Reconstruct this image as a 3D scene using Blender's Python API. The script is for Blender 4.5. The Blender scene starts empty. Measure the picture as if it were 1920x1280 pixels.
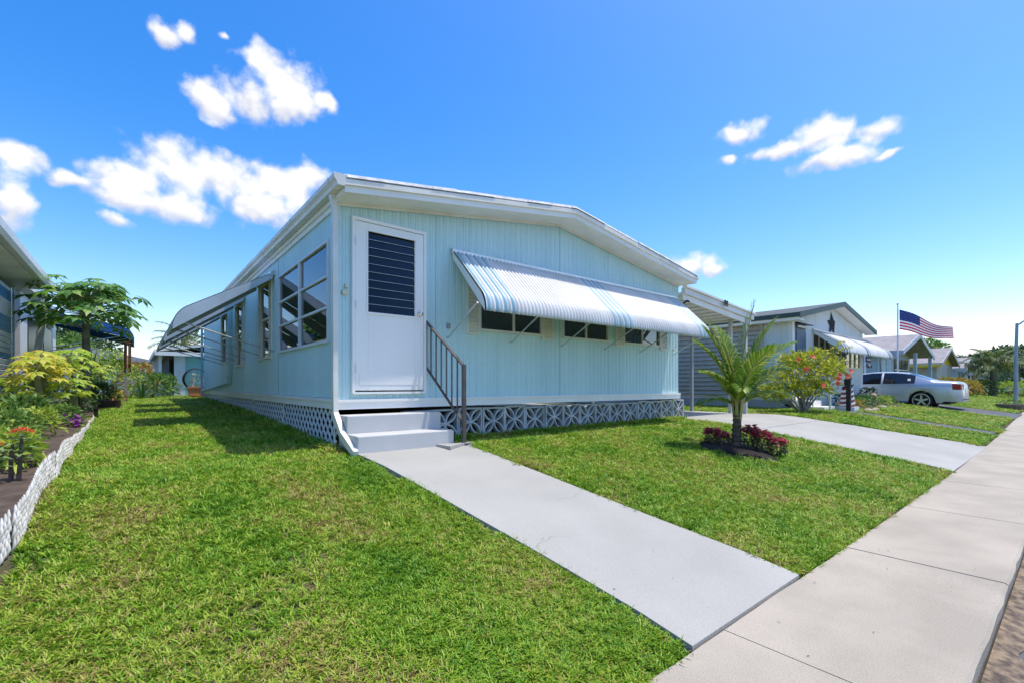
import bpy, math, random
import numpy as np
from mathutils import Vector, Matrix

S = bpy.context.scene
C = S.collection
R = math.radians

# ------------------------------------------------------------------ camera
cam = bpy.data.cameras.new('camera')
cam.sensor_width = 36.0
cam.lens = 16.31
cam.shift_y = 0.0422
cam.clip_start = 0.05
cam.clip_end = 6000.0
camo = bpy.data.objects.new('camera', cam)
camo.location = (-1.823, -5.464, 0.656)
camo.rotation_euler = (R(90), 0, -math.atan2(0.6307, 0.776))
C.objects.link(camo)
S.camera = camo

# ------------------------------------------------------------------ world
SUN = Vector((0.30, -0.16, 1.0)).normalized()
w = bpy.data.worlds.new('World')
S.world = w
w.use_nodes = True
nt = w.node_tree
nt.nodes.clear()
N = nt.nodes.new
L = nt.links.new


def wn(t, **k):
    n = N(t)
    for a, b in k.items():
        setattr(n, a, b)
    return n


def wmath(op, a, b=None, c=None):
    n = N('ShaderNodeMath')
    n.operation = op
    for i, v in enumerate((a, b, c)):
        if v is None:
            continue
        if isinstance(v, (int, float)):
            n.inputs[i].default_value = v
        else:
            L(v, n.inputs[i])
    return n.outputs[0]


sky = wn('ShaderNodeTexSky', sky_type='NISHITA', sun_disc=False)
sky.sun_elevation = math.asin(SUN.z)
sky.sun_rotation = math.atan2(SUN.x, SUN.y)
sky.altitude = 0
sky.air_density = 1.0
sky.dust_density = 1.0
sky.ozone_density = 2.0
hs = N('ShaderNodeHueSaturation')
hs.inputs['Hue'].default_value = 0.503
hs.inputs['Saturation'].default_value = 1.54
gain = N('ShaderNodeVectorMath'); gain.operation = 'MULTIPLY'
gain.inputs[1].default_value = (1.23, 1.14, 1.12)
L(sky.outputs[0], gain.inputs[0])
L(gain.outputs[0], hs.inputs['Color'])
tc = N('ShaderNodeTexCoord')
sep = N('ShaderNodeSeparateXYZ')
L(tc.outputs['Generated'], sep.inputs[0])
az = wmath('MULTIPLY', wmath('ARCTAN2', sep.outputs[0], sep.outputs[1]), 57.29578)
el = wmath('MULTIPLY', wmath('ARCSINE', sep.outputs[2]), 57.29578)
ae = N('ShaderNodeCombineXYZ')
L(az, ae.inputs[0]); L(el, ae.inputs[1])
nz0 = wn('ShaderNodeTexNoise')
nz0.inputs['Scale'].default_value = 13.0
nz0.inputs['Detail'].default_value = 5.0
L(tc.outputs['Generated'], nz0.inputs['Vector'])
warp = N('ShaderNodeVectorMath'); warp.operation = 'MULTIPLY_ADD'
L(nz0.outputs['Color'], warp.inputs[0])
warp.inputs[1].default_value = (3.0, 2.4, 0)
L(ae.outputs[0], warp.inputs[2])
aew = N('ShaderNodeVectorMath'); aew.operation = 'SUBTRACT'
L(warp.outputs[0], aew.inputs[0]); aew.inputs[1].default_value = (1.5, 1.2, 0)
CL = [(2.4, 31.2, 1.7, .9), (4.2, 31.8, .8, .9), (7.4, 32.4, .6, .3), (6.3, 26.9, 2.2, 1.5), (9.7, 28.7, 3, 2), (12.3, 30.4, 3.3, 2.3),
      (13.6, 28.6, 2.9, 1.5), (10.5, 31.4, 2.3, .8), (16.6, 29.4, 1.3, .9), (3.2, 20.5, 3.7, 2.6), (-.1, 18.7, 3, 1.6), (7.3, 20.9, 4.8, 2.2),
      (12.3, 21.1, 3.4, 2.1), (15.6, 22.4, 1.9, 1.4), (10.7, 18.2, 3.8, 1.8), (-4.2, 17.5, 1.7, .6), (2.3, 17.2, 5.1, 1.3), (-1.2, 15, 1.1, .7),
      (-7.8, 18.7, 1.8, 1.3), (-8.3, 15.3, 1.3, 2.4), (65.1, 25.9, 2.1, 1), (73.2, 23.9, 2.6, 1.5), (70, 23.6, 3.6, .7), (76.7, 23.4, 2.2, .9),
      (74.1, 21.8, 3.1, .9), (78.3, 21, 1, .4), (64.1, 23.8, .8, .5), (60.2, 13.5, 2.4, 1.2), (62.1, 12.9, 1.7, .7), (82.8, 3.1, 3.4, .7),
      # the same fair-weather cumulus goes on round the horizon
      (-28, 20, 5, 2.4), (-33, 18, 4, 2), (-52, 27, 4, 2), (-75, 16, 7, 2.6), (-110, 24, 6, 3), (-150, 18, 7, 2.6), (170, 26, 5, 2.5),
      (130, 20, 6, 2.4), (105, 27, 4, 2), (100, 14, 5, 1.8)]
mn = mt_ = None
for a, e_, ra, re_ in CL:
    for up_ in (0.0, 0.75):
        s1 = N('ShaderNodeVectorMath'); s1.operation = 'SUBTRACT'
        L(aew.outputs[0], s1.inputs[0]); s1.inputs[1].default_value = (a + up_ * .2 * ra, e_ + up_ * re_, 0)
        s2 = N('ShaderNodeVectorMath'); s2.operation = 'MULTIPLY'
        L(s1.outputs[0], s2.inputs[0]); s2.inputs[1].default_value = (1 / ra, 1 / re_, 0)
        s3 = N('ShaderNodeVectorMath'); s3.operation = 'LENGTH'
        L(s2.outputs[0], s3.inputs[0])
        if up_ == 0.0:
            mn = s3.outputs['Value'] if mn is None else wmath('SMOOTH_MIN', mn, s3.outputs['Value'], 0.35)
        else:
            mt_ = s3.outputs['Value'] if mt_ is None else wmath('SMOOTH_MIN', mt_, s3.outputs['Value'], 0.35)
nz = wn('ShaderNodeTexNoise')
nz.inputs['Scale'].default_value = 16.0
nz.inputs['Detail'].default_value = 10.0
nz.inputs['Roughness'].default_value = 0.62
L(tc.outputs['Generated'], nz.inputs['Vector'])
puff = None
for sc_, wt in ((30.0, 0.55), (70.0, 0.28)):
    vo = wn('ShaderNodeTexVoronoi', feature='SMOOTH_F1')
    vo.inputs['Scale'].default_value = sc_
    vo.inputs['Smoothness'].default_value = 0.6
    L(tc.outputs['Generated'], vo.inputs['Vector'])
    q_ = wmath('MULTIPLY', wmath('SUBTRACT', 0.45, vo.outputs['Distance']), wt)
    puff = q_ if puff is None else wmath('ADD', puff, q_)
fb = wmath('MULTIPLY', wmath('SUBTRACT', nz.outputs['Fac'], 0.5), 2.1)
d = wmath('ADD', wmath('ADD', wmath('SUBTRACT', 1.28, mn), fb), puff)
mr = wn('ShaderNodeMapRange', interpolation_type='SMOOTHSTEP')
L(d, mr.inputs['Value'])
mr.inputs['From Min'].default_value = -0.05
mr.inputs['From Max'].default_value = 0.85
mr2 = wn('ShaderNodeMapRange', interpolation_type='SMOOTHSTEP')
L(wmath('SUBTRACT', wmath('SUBTRACT', mt_, wmath('MULTIPLY', fb, 0.55)), wmath('MULTIPLY', puff, 1.3)), mr2.inputs['Value'])
mr2.inputs['From Min'].default_value = 0.70
mr2.inputs['From Max'].default_value = 1.65
ccol = N('ShaderNodeMix'); ccol.data_type = 'RGBA'
L(mr2.outputs[0], ccol.inputs['Factor'])
ccol.inputs['A'].default_value = (0.68, 0.68, 0.68, 1)
ccol.inputs['B'].default_value = (0.44, 0.46, 0.54, 1)
b1 = N('ShaderNodeBackground'); b1.inputs['Strength'].default_value = 0.15
L(hs.outputs[0], b1.inputs['Color'])
b2 = N('ShaderNodeBackground'); b2.inputs['Strength'].default_value = 1.0
L(ccol.outputs['Result'], b2.inputs['Color'])
ms = N('ShaderNodeMixShader')
L(mr.outputs[0], ms.inputs[0]); L(b1.outputs[0], ms.inputs[1]); L(b2.outputs[0], ms.inputs[2])
wo = N('ShaderNodeOutputWorld')
L(ms.outputs[0], wo.inputs['Surface'])

# ------------------------------------------------------------------ sun
sl = bpy.data.lights.new('sun', 'SUN')
sl.energy = 2.75
sl.angle = R(0.5)
sl.color = (1.0, 0.945, 0.82)
so = bpy.data.objects.new('sun', sl)
so.rotation_euler = SUN.to_track_quat('Z', 'Y').to_euler()
so.location = (4, -6, 30)
C.objects.link(so)

S.view_settings.view_transform = 'Standard'
S.view_settings.look = 'None'
S.view_settings.exposure = 0.66
S.view_settings.gamma = 1.0
S.view_settings.use_curve_mapping = False

# ------------------------------------------------------------------ materials
MATS = {}


def M(name, col, rough=.6, var=.12, scale=3.0, bump=0.0, bscale=60.0, metal=0.0, col2=None, sub=0.0, stretch=None, spec=.5, emit=0.0, detail=5.0, thr=(.35, .65), speck=0.0, sscale=260.0):
    """Principled surface: two tones mixed by noise in world position, optional bump."""
    if name in MATS:
        return MATS[name]
    m = bpy.data.materials.new(name)
    m.use_nodes = True
    t = m.node_tree
    t.nodes.clear()
    n = t.nodes.new
    out = n('ShaderNodeOutputMaterial')
    p = n('ShaderNodeBsdfPrincipled')
    geo = n('ShaderNodeNewGeometry')
    nz = n('ShaderNodeTexNoise')
    nz.inputs['Scale'].default_value = scale
    nz.inputs['Detail'].default_value = detail
    vec = geo.outputs['Position']
    if stretch:
        mp = n('ShaderNodeMapping')
        mp.inputs['Scale'].default_value = stretch
        t.links.new(vec, mp.inputs['Vector'])
        vec = mp.outputs[0]
    t.links.new(vec, nz.inputs['Vector'])
    mr = n('ShaderNodeMapRange')
    mr.inputs['From Min'].default_value = thr[0]
    mr.inputs['From Max'].default_value = thr[1]
    t.links.new(nz.outputs['Fac'], mr.inputs['Value'])
    mx = n('ShaderNodeMix')
    mx.data_type = 'RGBA'
    c1 = tuple(max(0, min(1, c * (1 + var))) for c in col)
    c2 = col2 if col2 else tuple(c * (1 - var) for c in col)
    mx.inputs['A'].default_value = (*c1, 1)
    mx.inputs['B'].default_value = (*c2, 1)
    t.links.new(mr.outputs[0], mx.inputs['Factor'])
    cout = mx.outputs['Result']
    if speck:
        ns = n('ShaderNodeTexNoise')
        ns.inputs['Scale'].default_value = sscale
        ns.inputs['Detail'].default_value = 2
        t.links.new(geo.outputs['Position'], ns.inputs['Vector'])
        ms_ = n('ShaderNodeMapRange')
        ms_.inputs['From Min'].default_value = .3
        ms_.inputs['From Max'].default_value = .7
        ms_.inputs['To Min'].default_value = 1 - speck
        ms_.inputs['To Max'].default_value = 1 + speck * .6
        t.links.new(ns.outputs['Fac'], ms_.inputs['Value'])
        vm = n('ShaderNodeVectorMath'); vm.operation = 'SCALE'
        t.links.new(cout, vm.inputs[0]); t.links.new(ms_.outputs[0], vm.inputs['Scale'])
        cout = vm.outputs[0]
    t.links.new(cout, p.inputs['Base Color'])
    p.inputs['Roughness'].default_value = rough
    p.inputs['Metallic'].default_value = metal
    p.inputs['Specular IOR Level'].default_value = spec
    if emit:
        t.links.new(mx.outputs['Result'], p.inputs['Emission Color'])
        p.inputs['Emission Strength'].default_value = emit
    if bump:
        b = n('ShaderNodeBump')
        b.inputs['Strength'].default_value = bump
        b.inputs['Distance'].default_value = .01
        nb = n('ShaderNodeTexNoise')
        nb.inputs['Scale'].default_value = bscale
        nb.inputs['Detail'].default_value = 4
        t.links.new(geo.outputs['Position'], nb.inputs['Vector'])
        t.links.new(nb.outputs['Fac'], b.inputs['Height'])
        t.links.new(b.outputs[0], p.inputs['Normal'])
    sh = p.outputs[0]
    if sub:
        tr = n('ShaderNodeBsdfTranslucent')
        t.links.new(mx.outputs['Result'], tr.inputs['Color'])
        mm = n('ShaderNodeMixShader')
        mm.inputs[0].default_value = sub
        t.links.new(sh, mm.inputs[1])
        t.links.new(tr.outputs[0], mm.inputs[2])
        sh = mm.outputs[0]
    t.links.new(sh, out.inputs['Surface'])
    MATS[name] = m
    return m


def glass_mat(name, tint=(.55, .62, .62), ior=1.5, clear=.75):
    if name in MATS:
        return MATS[name]
    m = bpy.data.materials.new(name)
    m.use_nodes = True
    t = m.node_tree
    t.nodes.clear()
    n = t.nodes.new
    out = n('ShaderNodeOutputMaterial')
    tr = n('ShaderNodeBsdfTransparent')
    tr.inputs['Color'].default_value = (*[c * clear for c in tint], 1)
    gl = n('ShaderNodeBsdfGlossy')
    gl.inputs['Roughness'].default_value = .015
    gl.inputs['Color'].default_value = (.95, .97, 1, 1)
    fr = n('ShaderNodeFresnel')
    fr.inputs['IOR'].default_value = ior
    mx = n('ShaderNodeMixShader')
    t.links.new(fr.outputs[0], mx.inputs[0])
    t.links.new(tr.outputs[0], mx.inputs[1])
    t.links.new(gl.outputs[0], mx.inputs[2])
    t.links.new(mx.outputs[0], out.inputs['Surface'])
    MATS[name] = m
    return m


def leaf_mat(name, a, b, c=None, sub=.3, scale=2.5):
    """Foliage: colour varies from leaf to leaf (random per island) between a, b and c."""
    if name in MATS:
        return MATS[name]
    m = bpy.data.materials.new(name)
    m.use_nodes = True
    t = m.node_tree
    t.nodes.clear()
    n = t.nodes.new
    out = n('ShaderNodeOutputMaterial')
    p = n('ShaderNodeBsdfPrincipled')
    p.inputs['Roughness'].default_value = .5
    geo = n('ShaderNodeNewGeometry')
    rp = n('ShaderNodeValToRGB')
    el_ = rp.color_ramp.elements
    el_[0].position = 0.0; el_[0].color = (*a, 1)
    el_[1].position = 1.0; el_[1].color = (*(c or b), 1)
    if c:
        e2 = el_.new(.55); e2.color = (*b, 1)
    t.links.new(geo.outputs['Random Per Island'], rp.inputs[0])
    t.links.new(rp.outputs[0], p.inputs['Base Color'])
    tr = n('ShaderNodeBsdfTranslucent')
    t.links.new(rp.outputs[0], tr.inputs['Color'])
    mm = n('ShaderNodeMixShader')
    mm.inputs[0].default_value = sub
    t.links.new(p.outputs[0], mm.inputs[1])
    t.links.new(tr.outputs[0], mm.inputs[2])
    t.links.new(mm.outputs[0], out.inputs['Surface'])
    MATS[name] = m
    return m


# ------------------------------------------------------------------ mesh helper
ORG = {}


class MB:
    def __init__(s):
        s.v = []; s.f = []; s.m = []

    def add(s, vs, fs, mi=0):
        o = len(s.v)
        s.v.extend([tuple(v) for v in vs])
        for f in fs:
            s.f.append(tuple(o + i for i in f)); s.m.append(mi)
        return s

    def box(s, x0, x1, y0, y1, z0, z1, mi=0):
        vs = [(x0, y0, z0), (x1, y0, z0), (x1, y1, z0), (x0, y1, z0), (x0, y0, z1), (x1, y0, z1), (x1, y1, z1), (x0, y1, z1)]
        return s.add(vs, [(0, 3, 2, 1), (4, 5, 6, 7), (0, 1, 5, 4), (1, 2, 6, 5), (2, 3, 7, 6), (3, 0, 4, 7)], mi)

    def bar(s, p0, p1, w, h, mi=0, up=(0, 0, 1)):
        p0 = Vector(p0); p1 = Vector(p1)
        d = (p1 - p0).normalized()
        u = Vector(up)
        if abs(d.dot(u)) > .99:
            u = Vector((0, 1, 0))
        a = d.cross(u).normalized() * (w / 2)
        b = a.cross(d).normalized() * (h / 2)
        vs = [p0 - a - b, p0 + a - b, p0 + a + b, p0 - a + b, p1 - a - b, p1 + a - b, p1 + a + b, p1 - a + b]
        return s.add(vs, [(0, 3, 2, 1), (4, 5, 6, 7), (0, 1, 5, 4), (1, 2, 6, 5), (2, 3, 7, 6), (3, 0, 4, 7)], mi)

    def tube(s, pts, r, n=8, mi=0, caps=True):
        pts = [Vector(p) for p in pts]
        k = len(pts)
        rs = r if isinstance(r, (list, tuple)) else [r] * k
        o = len(s.v)
        pu = None
        for i, p in enumerate(pts):
            d = (pts[min(i + 1, k - 1)] - pts[max(i - 1, 0)]).normalized()
            if pu is None:
                pu = Vector((0, 0, 1)) if abs(d.z) < .9 else Vector((1, 0, 0))
            a = d.cross(pu).normalized()
            b = a.cross(d).normalized()
            pu = b
            for j in range(n):
                t = 2 * math.pi * j / n
                s.v.append(tuple(p + (a * math.cos(t) + b * math.sin(t)) * rs[i]))
        for i in range(k - 1):
            for j in range(n):
                s.f.append((o + i * n + j, o + i * n + (j + 1) % n, o + (i + 1) * n + (j + 1) % n, o + (i + 1) * n + j)); s.m.append(mi)
        if caps:
            s.f.append(tuple(o + j for j in range(n))[::-1]); s.m.append(mi)
            s.f.append(tuple(o + (k - 1) * n + j for j in range(n))); s.m.append(mi)
        return s

    def lathe(s, prof, c, n=16, axis='z', mi=0):
        o = len(s.v)
        for r, h in prof:
            for j in range(n):
                t = 2 * math.pi * j / n
                a, b = r * math.cos(t), r * math.sin(t)
                q = (a, b, h) if axis == 'z' else ((h, a, b) if axis == 'x' else (b, h, a))
                s.v.append((c[0] + q[0], c[1] + q[1], c[2] + q[2]))
        for i in range(len(prof) - 1):
            for j in range(n):
                s.f.append((o + i * n + j, o + i * n + (j + 1) % n, o + (i + 1) * n + (j + 1) % n, o + (i + 1) * n + j)); s.m.append(mi)
        return s

    def prism(s, poly, a0, a1, axis='y', mi=0):
        """poly: 2-D outline; axis y: (x,z), axis x: (y,z), axis z: (x,y)."""
        n = len(poly)

        def q(p, a):
            return (p[0], a, p[1]) if axis == 'y' else ((a, p[0], p[1]) if axis == 'x' else (p[0], p[1], a))
        vs = [q(p, a0) for p in poly] + [q(p, a1) for p in poly]
        fs = [(i, (i + 1) % n, n + (i + 1) % n, n + i) for i in range(n)]
        fs += [tuple(range(n))[::-1], tuple(range(n, 2 * n))]
        return s.add(vs, fs, mi)

    def leaf(s, b, d, nrm, ln, wd, droop=.15, mi=0):
        b = Vector(b); d = Vector(d).normalized(); nrm = Vector(nrm)
        sd = d.cross(nrm)
        if sd.length < 1e-4:
            sd = d.orthogonal()
        sd.normalize()
        up = sd.cross(d).normalized()
        m = b + d * ln * .45 - up * wd * .12
        l = b + d * ln * .42 + sd * wd * .5 + up * wd * .1
        r = b + d * ln * .42 - sd * wd * .5 + up * wd * .1
        t = b + d * ln - up * ln * droop
        return s.add([b, l, m, r, t], [(0, 2, 1), (1, 2, 4), (0, 3, 2), (2, 3, 4)], mi)


def build(name, mb, mats, parent=None, smooth=False, bevel=0.0, org=None):
    me = bpy.data.meshes.new(name)
    off = Vector(ORG.get(parent.name, (0, 0, 0))) if parent else Vector(org or (0, 0, 0))
    v = np.array(mb.v, dtype=float).reshape(-1, 3) - np.array(off)
    me.from_pydata(v.tolist(), [], mb.f)
    if not isinstance(mats, (list, tuple)):
        mats = [mats]
    for m in mats:
        me.materials.append(m)
    if len(mats) > 1:
        me.polygons.foreach_set('material_index', mb.m)
    if smooth:
        me.polygons.foreach_set('use_smooth', [True] * len(me.polygons))
    me.update()
    o = bpy.data.objects.new(name, me)
    C.objects.link(o)
    if parent:
        o.parent = parent
        ORG[o.name] = tuple(off)
    else:
        o.location = off
        ORG[o.name] = tuple(off)
    if bevel:
        bv = o.modifiers.new('bevel', 'BEVEL')
        bv.width = bevel
        bv.segments = 2
        bv.limit_method = 'ANGLE'
    return o


def tag(o, label=None, cat=None, group=None, kind=None):
    if label: o['label'] = label
    if cat: o['category'] = cat
    if group: o['group'] = group
    if kind: o['kind'] = kind
    return o


def thing(name, label, cat, loc, group=None):
    o = bpy.data.objects.new(name, None)
    o.empty_display_size = .2
    o.location = loc
    C.objects.link(o)
    ORG[o.name] = tuple(loc)
    return tag(o, label, cat, group)


def part(name, mats, parent, fn, **k):
    mb = MB()
    fn(mb)
    return build(name, mb, mats, parent, **k)


def inst(src, parent, loc, rot=None, scale=None):
    """another piece that shares the mesh of src."""
    o = bpy.data.objects.new(src.name.split('.')[0], src.data)
    C.objects.link(o)
    o.parent = parent
    o.location = loc
    if rot: o.rotation_euler = rot
    if scale: o.scale = scale
    return o


rng = random.Random(7)
U = rng.uniform


def mesh(name, mb, mats, smooth=False):
    me = bpy.data.meshes.new(name)
    me.from_pydata([tuple(v) for v in mb.v], [], mb.f)
    if not isinstance(mats, (list, tuple)):
        mats = [mats]
    for m in mats:
        me.materials.append(m)
    if len(mats) > 1:
        me.polygons.foreach_set('material_index', mb.m)
    if smooth:
        me.polygons.foreach_set('use_smooth', [True] * len(me.polygons))
    me.update()
    return me


def place(name, me, parent, loc, rot=None, scale=None):
    o = bpy.data.objects.new(name, me)
    C.objects.link(o)
    if parent:
        o.parent = parent
        o.location = Vector(loc) - Vector(ORG[parent.name])
    else:
        o.location = loc
    ORG[o.name] = tuple(loc)
    if rot: o.rotation_euler = rot
    if scale: o.scale = scale
    return o


# palette
aqua = M('aqua_siding', (.555, .755, .765), .5, .02, 1.6, stretch=(1.6, 1.6, .3), col2=(.50, .705, .725), detail=6, speck=.03, sscale=14)
white = M('white_paint', (.88, .855, .80), .5, .04, 2.0, bump=.05, bscale=30)
cream = M('weathered_cream_paint', (.84, .81, .74), .55, .04, 2.5, col2=(.76, .72, .63))
roofw = M('white_roof_coating', (.80, .79, .77), .75, .06, 9.0, bump=.6, bscale=22, col2=(.62, .61, .60))
doorw = M('white_door_paint', (.89, .87, .83), .45, .02, 1.5)
alum = M('brushed_aluminium', (.62, .64, .65), .35, .06, 5, metal=.7)
galv = M('dull_aluminium_awning', (.52, .58, .61), .42, .08, 2.5, metal=.35)
gutterm = M('gutter_enamel', (.76, .74, .69), .4, .04, 2.0, col2=(.66, .64, .58))
awnw = M('awning_white_enamel', (.70, .69, .66), .42, .04, 3.0, col2=(.63, .615, .57))
awnb = M('awning_blue_enamel', (.30, .48, .56), .4, .06, 3.0)
darkmetal = M('bronze_rail_paint', (.10, .085, .08), .42, .15, 9, metal=.3)
concw = M('painted_concrete', (.40, .39, .35), .8, .02, 1.1, bump=.3, bscale=120, col2=(.352, .342, .305), speck=.10, sscale=120, detail=8)
concs = M('step_concrete', (.55, .545, .53), .8, .05, 2.2, bump=.3, bscale=90)
sidew = M('sidewalk_concrete', (.45, .395, .315), .9, .05, 1.7, bump=.5, bscale=170, col2=(.375, .332, .262), detail=10, speck=.16, sscale=150)
asphalt = M('asphalt', (.10, .105, .115), .9, .2, 4, bump=.5, bscale=90)
blockc = M('grey_screen_block', (.50, .51, .50), .85, .1, 5, bump=.4, bscale=70, col2=(.38, .39, .38))
soil = M('lawn_soil', (.075, .062, .034), .95, .25, 5, bump=.6, bscale=40, col2=(.055, .07, .02))
dirt = M('dark_bed_soil', (.085, .06, .045), .95, .3, 9, bump=.7, bscale=50)
mulchm = M('dark_mulch', (.022, .015, .012), .95, .4, 30, bump=.8, bscale=60)
winglass = glass_mat('window_glass', ior=2.3)
darkglass = glass_mat('louvre_glass', (.42, .46, .46), 1.40, .6)
interior = M('dark_interior_panel', (.10, .075, .06), .8, .15, 2)
black = M('matt_black', (.012, .012, .013), .7, .1, 5)
bark = M('grey_brown_bark', (.16, .125, .09), .9, .25, 12, bump=.8, bscale=40)
stemg = M('green_stem', (.19, .20, .09), .7, .2, 14)
latt = M('white_lattice', (.72, .75, .75), .55, .05, 3)
shutter = M('ivory_shutter', (.74, .74, .64), .5, .04, 3)
winframe = M('window_frame_enamel', (.68, .69, .64), .45, .05, 4)
screenm = M('insect_screen', (.055, .065, .065), .8, .15, 30)

# ------------------------------------------------------------------ terrain
def edge(x):
    return float(np.interp(x, [-50, 8, 13, 20, 26, 40, 60, 100], [-4.3, -4.3, -4.22, -4.05, -3.9, -3.5, -2.6, .5]))


def zs(x):
    return float(np.interp(x, [-50, 4, 20, 30, 200], [-.594, -.594, -.50, -.45, -.45]))


PY = [-1.0, -.93, -.767, -.616, -.465, -.288, -.163, 0.0]
PZ = [1.0, .90, .73, .565, .40, .22, .14, .135]


def gz(x, y):
    e = edge(x)
    if y <= e:
        return zs(x)
    if y < 0 and e < 0:
        return zs(x) * float(np.interp(y / -e, PY, PZ))
    wx = float(np.interp(x, [2.5, 9], [1, 0]))
    return zs(x) * .135 + wx * float(np.interp(y, [0, 3, 6, 10, 15], [0, .09, .17, .21, .24]))


def strip(mb, xl, xr, y0, y1, dz, thick, n=24, mi=0, nx=2):
    """slab that follows the lawn profile between x=xl(y) and xr(y)."""
    ys = [y0 + (y1 - y0) * i / n for i in range(n + 1)]
    o = len(mb.v)
    for y in ys:
        a, b = xl(y), xr(y)
        for k in range(nx + 1):
            x = a + (b - a) * k / nx
            mb.v.append((x, y, gz(x, y) + dz))
        for k in range(nx + 1):
            x = a + (b - a) * k / nx
            mb.v.append((x, y, gz(x, y) + dz - thick))
    w_ = 2 * (nx + 1)
    for i in range(n):
        p, q = o + i * w_, o + (i + 1) * w_
        for k in range(nx):
            mb.f.append((p + k, p + k + 1, q + k + 1, q + k)); mb.m.append(mi)
        mb.f.append((p, q, q + nx + 1, p + nx + 1)); mb.m.append(mi)
        mb.f.append((p + nx, p + nx + nx + 1, q + nx + nx + 1, q + nx)); mb.m.append(mi)
    for p in (o, o + n * w_):
        for k in range(nx):
            mb.f.append((p + k, p + k + 1, p + nx + 2 + k, p + nx + 1 + k)); mb.m.append(mi)


wl = lambda y: float(np.interp(y, [-4.3, -3.3, -2, -.6], [.23, .19, .09, -.01]))
wr = lambda y: float(np.interp(y, [-4.3, -2.6, -1.6, -1.0, -.6], [1.54, 1.40, 1.33, 1.31, 1.36]))
dl = lambda y: float(np.interp(y, [-4.3, 0, 12], [7.22, 7.25, 7.32]))
dr = lambda y: float(np.interp(y, [-4.3, -2.5, 0, 12], [11.1, 10.75, 10.45, 10.45]))
pl_, pr_ = (lambda y: 13.75), (lambda y: 14.65)
cl_, cr_ = (lambda y: 20.9), (lambda y: 24.4)


def axis_steps(lo, hi, a, b, st, far):
    xs = list(np.arange(a, b + 1e-6, st))
    x, k = a, st
    left = []
    while x > lo:
        k *= 1.35; x -= k; left.append(x)
    x, k = b, st
    right = []
    while x < hi:
        k *= 1.35; x += k; right.append(x)
    return left[::-1] + xs + right


gx = axis_steps(-2500, 2500, -8, 34, .5, 0)
gy = axis_steps(-2500, 2500, -8, 16, .2, 0)
mb = MB()
for y in gy:
    for x in gx:
        e = edge(x)
        z = gz(x, y) - .02 if y > e - .05 else zs(x) - .14
        mb.v.append((x, y, z))
nx_ = len(gx)
for j in range(len(gy) - 1):
    for i in range(nx_ - 1):
        a = j * nx_ + i
        mb.f.append((a, a + 1, a + nx_ + 1, a + nx_)); mb.m.append(0)
tag(build('ground', mb, soil, smooth=True), kind='structure')

# road, its sandy shoulder and the sidewalk of separate slabs
mb = MB()
xs = [-60, -20, -6, 0, 4, 8, 13, 20, 26, 33, 40, 50, 60, 80, 100, 160]
for x in xs:
    mb.v.append((x, edge(x) - 7.5, zs(x) - .07)); mb.v.append((x, edge(x) - .93, zs(x) - .085))
for i in range(len(xs) - 1):
    mb.f.append((2 * i, 2 * i + 2, 2 * i + 3, 2 * i + 1)); mb.m.append(0)
tag(build('road', mb, asphalt), kind='structure')
mb = MB()
for x in np.arange(-6, 40, .12):
    e = edge(x) - .90
    j = .05 * math.sin(x * 9.1) + .04 * math.sin(x * 23.7 + 1)
    mb.v.append((x, e - .10 + j * .6, zs(x) - .079)); mb.v.append((x, e + .02, zs(x) - .062))
for i in range(len(mb.v) // 2 - 1):
    mb.f.append((2 * i, 2 * i + 2, 2 * i + 3, 2 * i + 1)); mb.m.append(0)
tag(build('road_shoulder', mb, M('leaf_litter_soil', (.20, .15, .095), .95, .4, 22, bump=.8, bscale=50, col2=(.08, .06, .045))), kind='structure')

side = MB()
for i in range(len(xs) - 1):
    a, b = xs[i], xs[i + 1]
    side.add([(a, edge(a) - .86, zs(a) - .03), (b, edge(b) - .86, zs(b) - .03), (b, edge(b) - .02, zs(b) - .03), (a, edge(a) - .02, zs(a) - .03)], [(0, 1, 2, 3)])
sw = tag(build('sidewalk', side, M('joint_grit', (.09, .08, .07), .95, .3, 20)), kind='structure')
x = -5.28 - 4 * 1.93
joints = []
while x < 60:
    joints.append(x); x += 1.93
for i in range(len(joints) - 1):
    a, b = joints[i] + .003, joints[i + 1] - .003
    mb = MB()
    n = 10
    tilt = U(-.004, .004)
    top = []
    for k in range(n + 1):
        x = a + (b - a) * k / n
        jl = U(-.006, .006) if k not in (0, n) else 0
        z = zs(x) + tilt * (k / n - .5)
        mb.v += [(x, edge(x) - .87 + jl, z - .012), (x, edge(x) - .855 + jl, z), (x, edge(x) - .012 + jl * .8, z), (x, edge(x) + jl * .8, z - .012), (x, edge(x) - .87, z - .14), (x, edge(x), z - .14)]
    for k in range(n):
        p, q = k * 6, k * 6 + 6
        for (s0, s1) in ((4, 0), (0, 1), (1, 2), (2, 3), (3, 5)):
            mb.f.append((p + s0, q + s0, q + s1, p + s1)); mb.m.append(0)
    for p in (0, n * 6):
        mb.f.append((p + 4, p, p + 1, p + 2, p + 3, p + 5)); mb.m.append(0)
    build('slab', mb, sidew, sw)

# painted front walk, driveway, neighbour's asphalt strips
mb = MB(); strip(mb, wl, wr, -4.296, -.56, .012, .14, 40, nx=6)
fwk = tag(build('front_walk', mb, concw, smooth=False), kind='structure')
mb = MB(); strip(mb, dl, dr, -4.297, -1.62, .006, .12, 24, nx=6)
dw = tag(build('driveway', mb, concw), kind='structure')
mb = MB(); strip(mb, dl, dr, -1.605, 12.0, .006, .12, 30, nx=6)
build('driveway_slab', mb, concw, dw)
mb = MB(); strip(mb, pl_, pr_, -4.12, -.9, .012, .1, 20)
tag(build('asphalt_path', mb, asphalt), kind='structure')
mb = MB(); strip(mb, cl_, cr_, -4.02, 9, .02, .1, 30)
tag(build('asphalt_driveway', mb, asphalt), kind='structure')

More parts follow.
